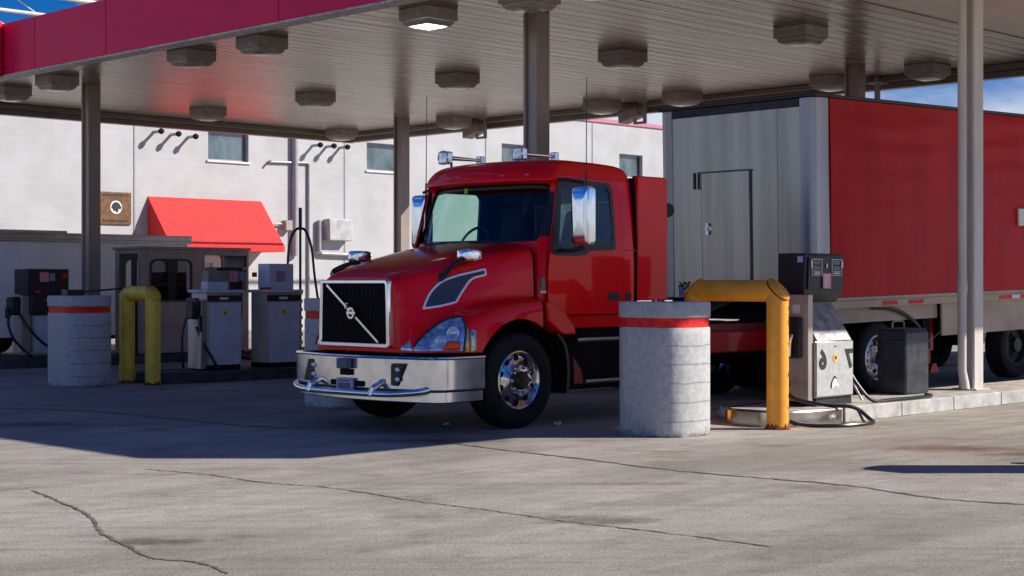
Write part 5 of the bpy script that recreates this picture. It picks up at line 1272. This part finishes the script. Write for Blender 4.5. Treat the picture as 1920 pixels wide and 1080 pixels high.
# access door on the front wall
dy0, dy1, dz0, dz1 = 1.08, 1.92, Z0 + .02, 3.10
m = MB(); m.box(-.022, -.002, dy0 - .014, dy1 + .014, dz0, dz1 + .014); m.build('door_frame', bpy.data.materials.get('nose_trim_grey') or mat('nose_trim_grey', (.15, .15, .15), .5, .6), tr)
m = MB(); m.box(-.034, -.024, dy0, dy1, dz0 + .03, dz1); dd = m.build('access_door', TRAILALU, tr, bevel=.004)
m = MB(); m.box(-.05, -.035, dy0 - .02, dy1 + .06, dz1 + .002, dz1 + .02); m.build('rain_strip', mat('nose_trim_grey', (.15, .15, .15), .5, .6), tr)
m = MB(); m.box(-.06, -.036, dy1 + .09, dy1 + .13, dz1 - .22, dz1 + .01); m.build('stay', DARKMETAL, tr)
m = MB(); m.lathe([(0, -.06), (.05, -.055), (.065, -.035), (.065, -.03)], (0, dy1 - .12, 2.32), (1, 0, 0), 18); m.box(-.075, -.055, dy1 - .14, dy1 - .10, 2.24, 2.40); m.build('latch', LAMPBLUE, dd)
m = MB()
for y in (.62,): m.box(-.006, -.001, y, y + .012, Z0, Z1 - .14)
m.build('panel_seam', ALU, tr)
text_mesh('306', .16, tr, 'number', BLACKT, (-.004, 2.28, 1.52), (0, -1, 0), (0, 0, 1), True, .002, .004)
m = MB(); m.box(-.012, -.002, 2.30, 2.38, Z0 + .0, Z0 + .14); m.build('tag', mat('blue_tag', (.12, .3, .6), .5), tr)
# underframe
m = MB(); m.box(.1, TLN, -.022, .03, Z0 - .045, Z0 - .002); m.box(.1, TLN, .0, .05, Z0 - .15, Z0 - .048); m.box(.1, TLN, TW - .03, TW + .022, Z0 - .045, Z0 - .002); m.build('side_rail', CREAM, tr, bevel=.004)
m = MB(); m.box(.15, 3.1, .14, .17, Z0 - .36, Z0 - .02); m.box(3.1, TLN, .06, .09, Z0 - .62, Z0 - .02); m.build('skirt', CREAM, tr)
m = MB(); m.box(.12, TLN - .1, .4, TW - .4, Z0 - .30, Z0 - .05); m.box(.12, .3, .1, TW - .1, Z0 - .22, Z0 - .04); m.build('underframe', BLACKM, tr)
for i, x in enumerate([1.5, 2.15, 3.75] + [4.6 + .62 * k for k in range(12)]):
    m = MB(); m.box(x, x + .36, -.008, -.002, Z0 - .13, Z0 - .075); m.build('reflective_strip', REDBAND, tr)
    if i >= 3:
        m = MB(); m.box(x + .37, x + .61, -.007, -.002, Z0 - .13, Z0 - .075); m.build('reflective_strip', WHITET, tr)
for y in (.32, TW - .32):
    m = MB(); m.box(3.02, 3.16, y - .07, y + .07, .52, Z0 - .06); m.box(3.05, 3.13, y - .04, y + .04, .28, .52); lg = m.build('landing_leg', REDP, tr)
    m = MB(); m.prism([(2.98, .20), (3.22, .20), (3.14, .33), (3.05, .33)], 'y', y - .13, y + .13); m.build('foot', REDP, lg)
    m = MB(); m.tube([(3.12, y, .62), (3.95, y, 1.02)], .014, 8); m.build('brace', ALU, lg)
m = MB(); m.box(2.82, 3.0, .2, .5, .55, Z0 - .05); m.build('gearbox', BLACKM, tr)
# trailer wheels (own frame)
def twheel(x, y, sg):
    c = Vector((x, y, .50)); ax = Vector((0, sg, 0)); m = MB()
    m.lathe([(.315, -.02), (.318, 0), (.30, .004), (.288, -.004), (.28, -.1), (.2, -.13), (.12, -.06), (.11, .02), (0, .03)], c, ax, 40); wh = m.build('wheel', DARKMETAL, tr, ang=40)
    m = MB(); m.lathe([(.30, -.045), (.322, .002), (.43, .03), (.49, .015), (.517, -.03), (.517, -.25), (.43, -.30), (.31, -.26)], c, ax, 48); m.build('tyre', RUBBER, wh, ang=40)
for x in (5.35, 6.6, 10.5, 11.8):
    for y, sg in ((.14, -1), (TW - .14, 1)): twheel(x, y, sg)
m = MB(); m.box(3.9, 4.6, .25, .7, .55, 1.0); m.build('tool_box', BLACKM, tr, bevel=.02)

# ================================================================== LITTER AND CABLES
def litter(x, y, z, s, seed, lab):
    rnd = random.Random(seed); m = MB(); n = 5
    V = m.grid([[((i / n - .5) * s + rnd.uniform(-.1, .1) * s, (j / n - .5) * s * .6, abs(rnd.gauss(0, .22)) * s * (1 if 0 < i < n else .3)) for j in range(n + 1)] for i in range(n + 1)])
    o = m.build('litter', PAPER, None, ang=20, solid=.002, loc=(x, y, z + .004), rot=(0, 0, rnd.uniform(0, 3))); return setp(o, lab, 'litter', 'scraps of paper under the truck')
litter(2.55, 18.35, 0, .26, 1, 'crumpled paper behind the steel island nose')
litter(.50, 17.35, 0, .13, 2, 'small white scrap just behind the front wheel')
litter(-.72, 17.3, 0, .07, 4, 'tiny pale scrap under the truck bumper')
cb = thing('overhead_cable', 0, 34, 0, 'pair of cream overhead cables crossing the blue sky at the upper left', 'cable', 'overhead cables above the building')
m = MB(); m.tube([(-10, 0, 8.25), (15, 0, 7.86), (40, 0, 7.95)], .045, 8); m.build('cable', CABLE, cb)
m = MB(); m.tube([(-10, 1.0, 8.85), (17, 1.0, 8.52), (40, 1.0, 8.6)], .05, 8); m.build('cable', CABLE, cb)
cb2 = thing('overhead_cable', 0, 35, 0, 'thin pale service wires sloping across the blue sky at the upper left', 'cable', 'overhead cables above the building')
for k in range(4):
    x0 = 11.5 + k * 1.5; m = MB(); m.tube([(x0, 0, 9.6), (x0 + 3.6, 0.3, 7.75)], .016, 6); m.build('wire', WHITEP, cb2)
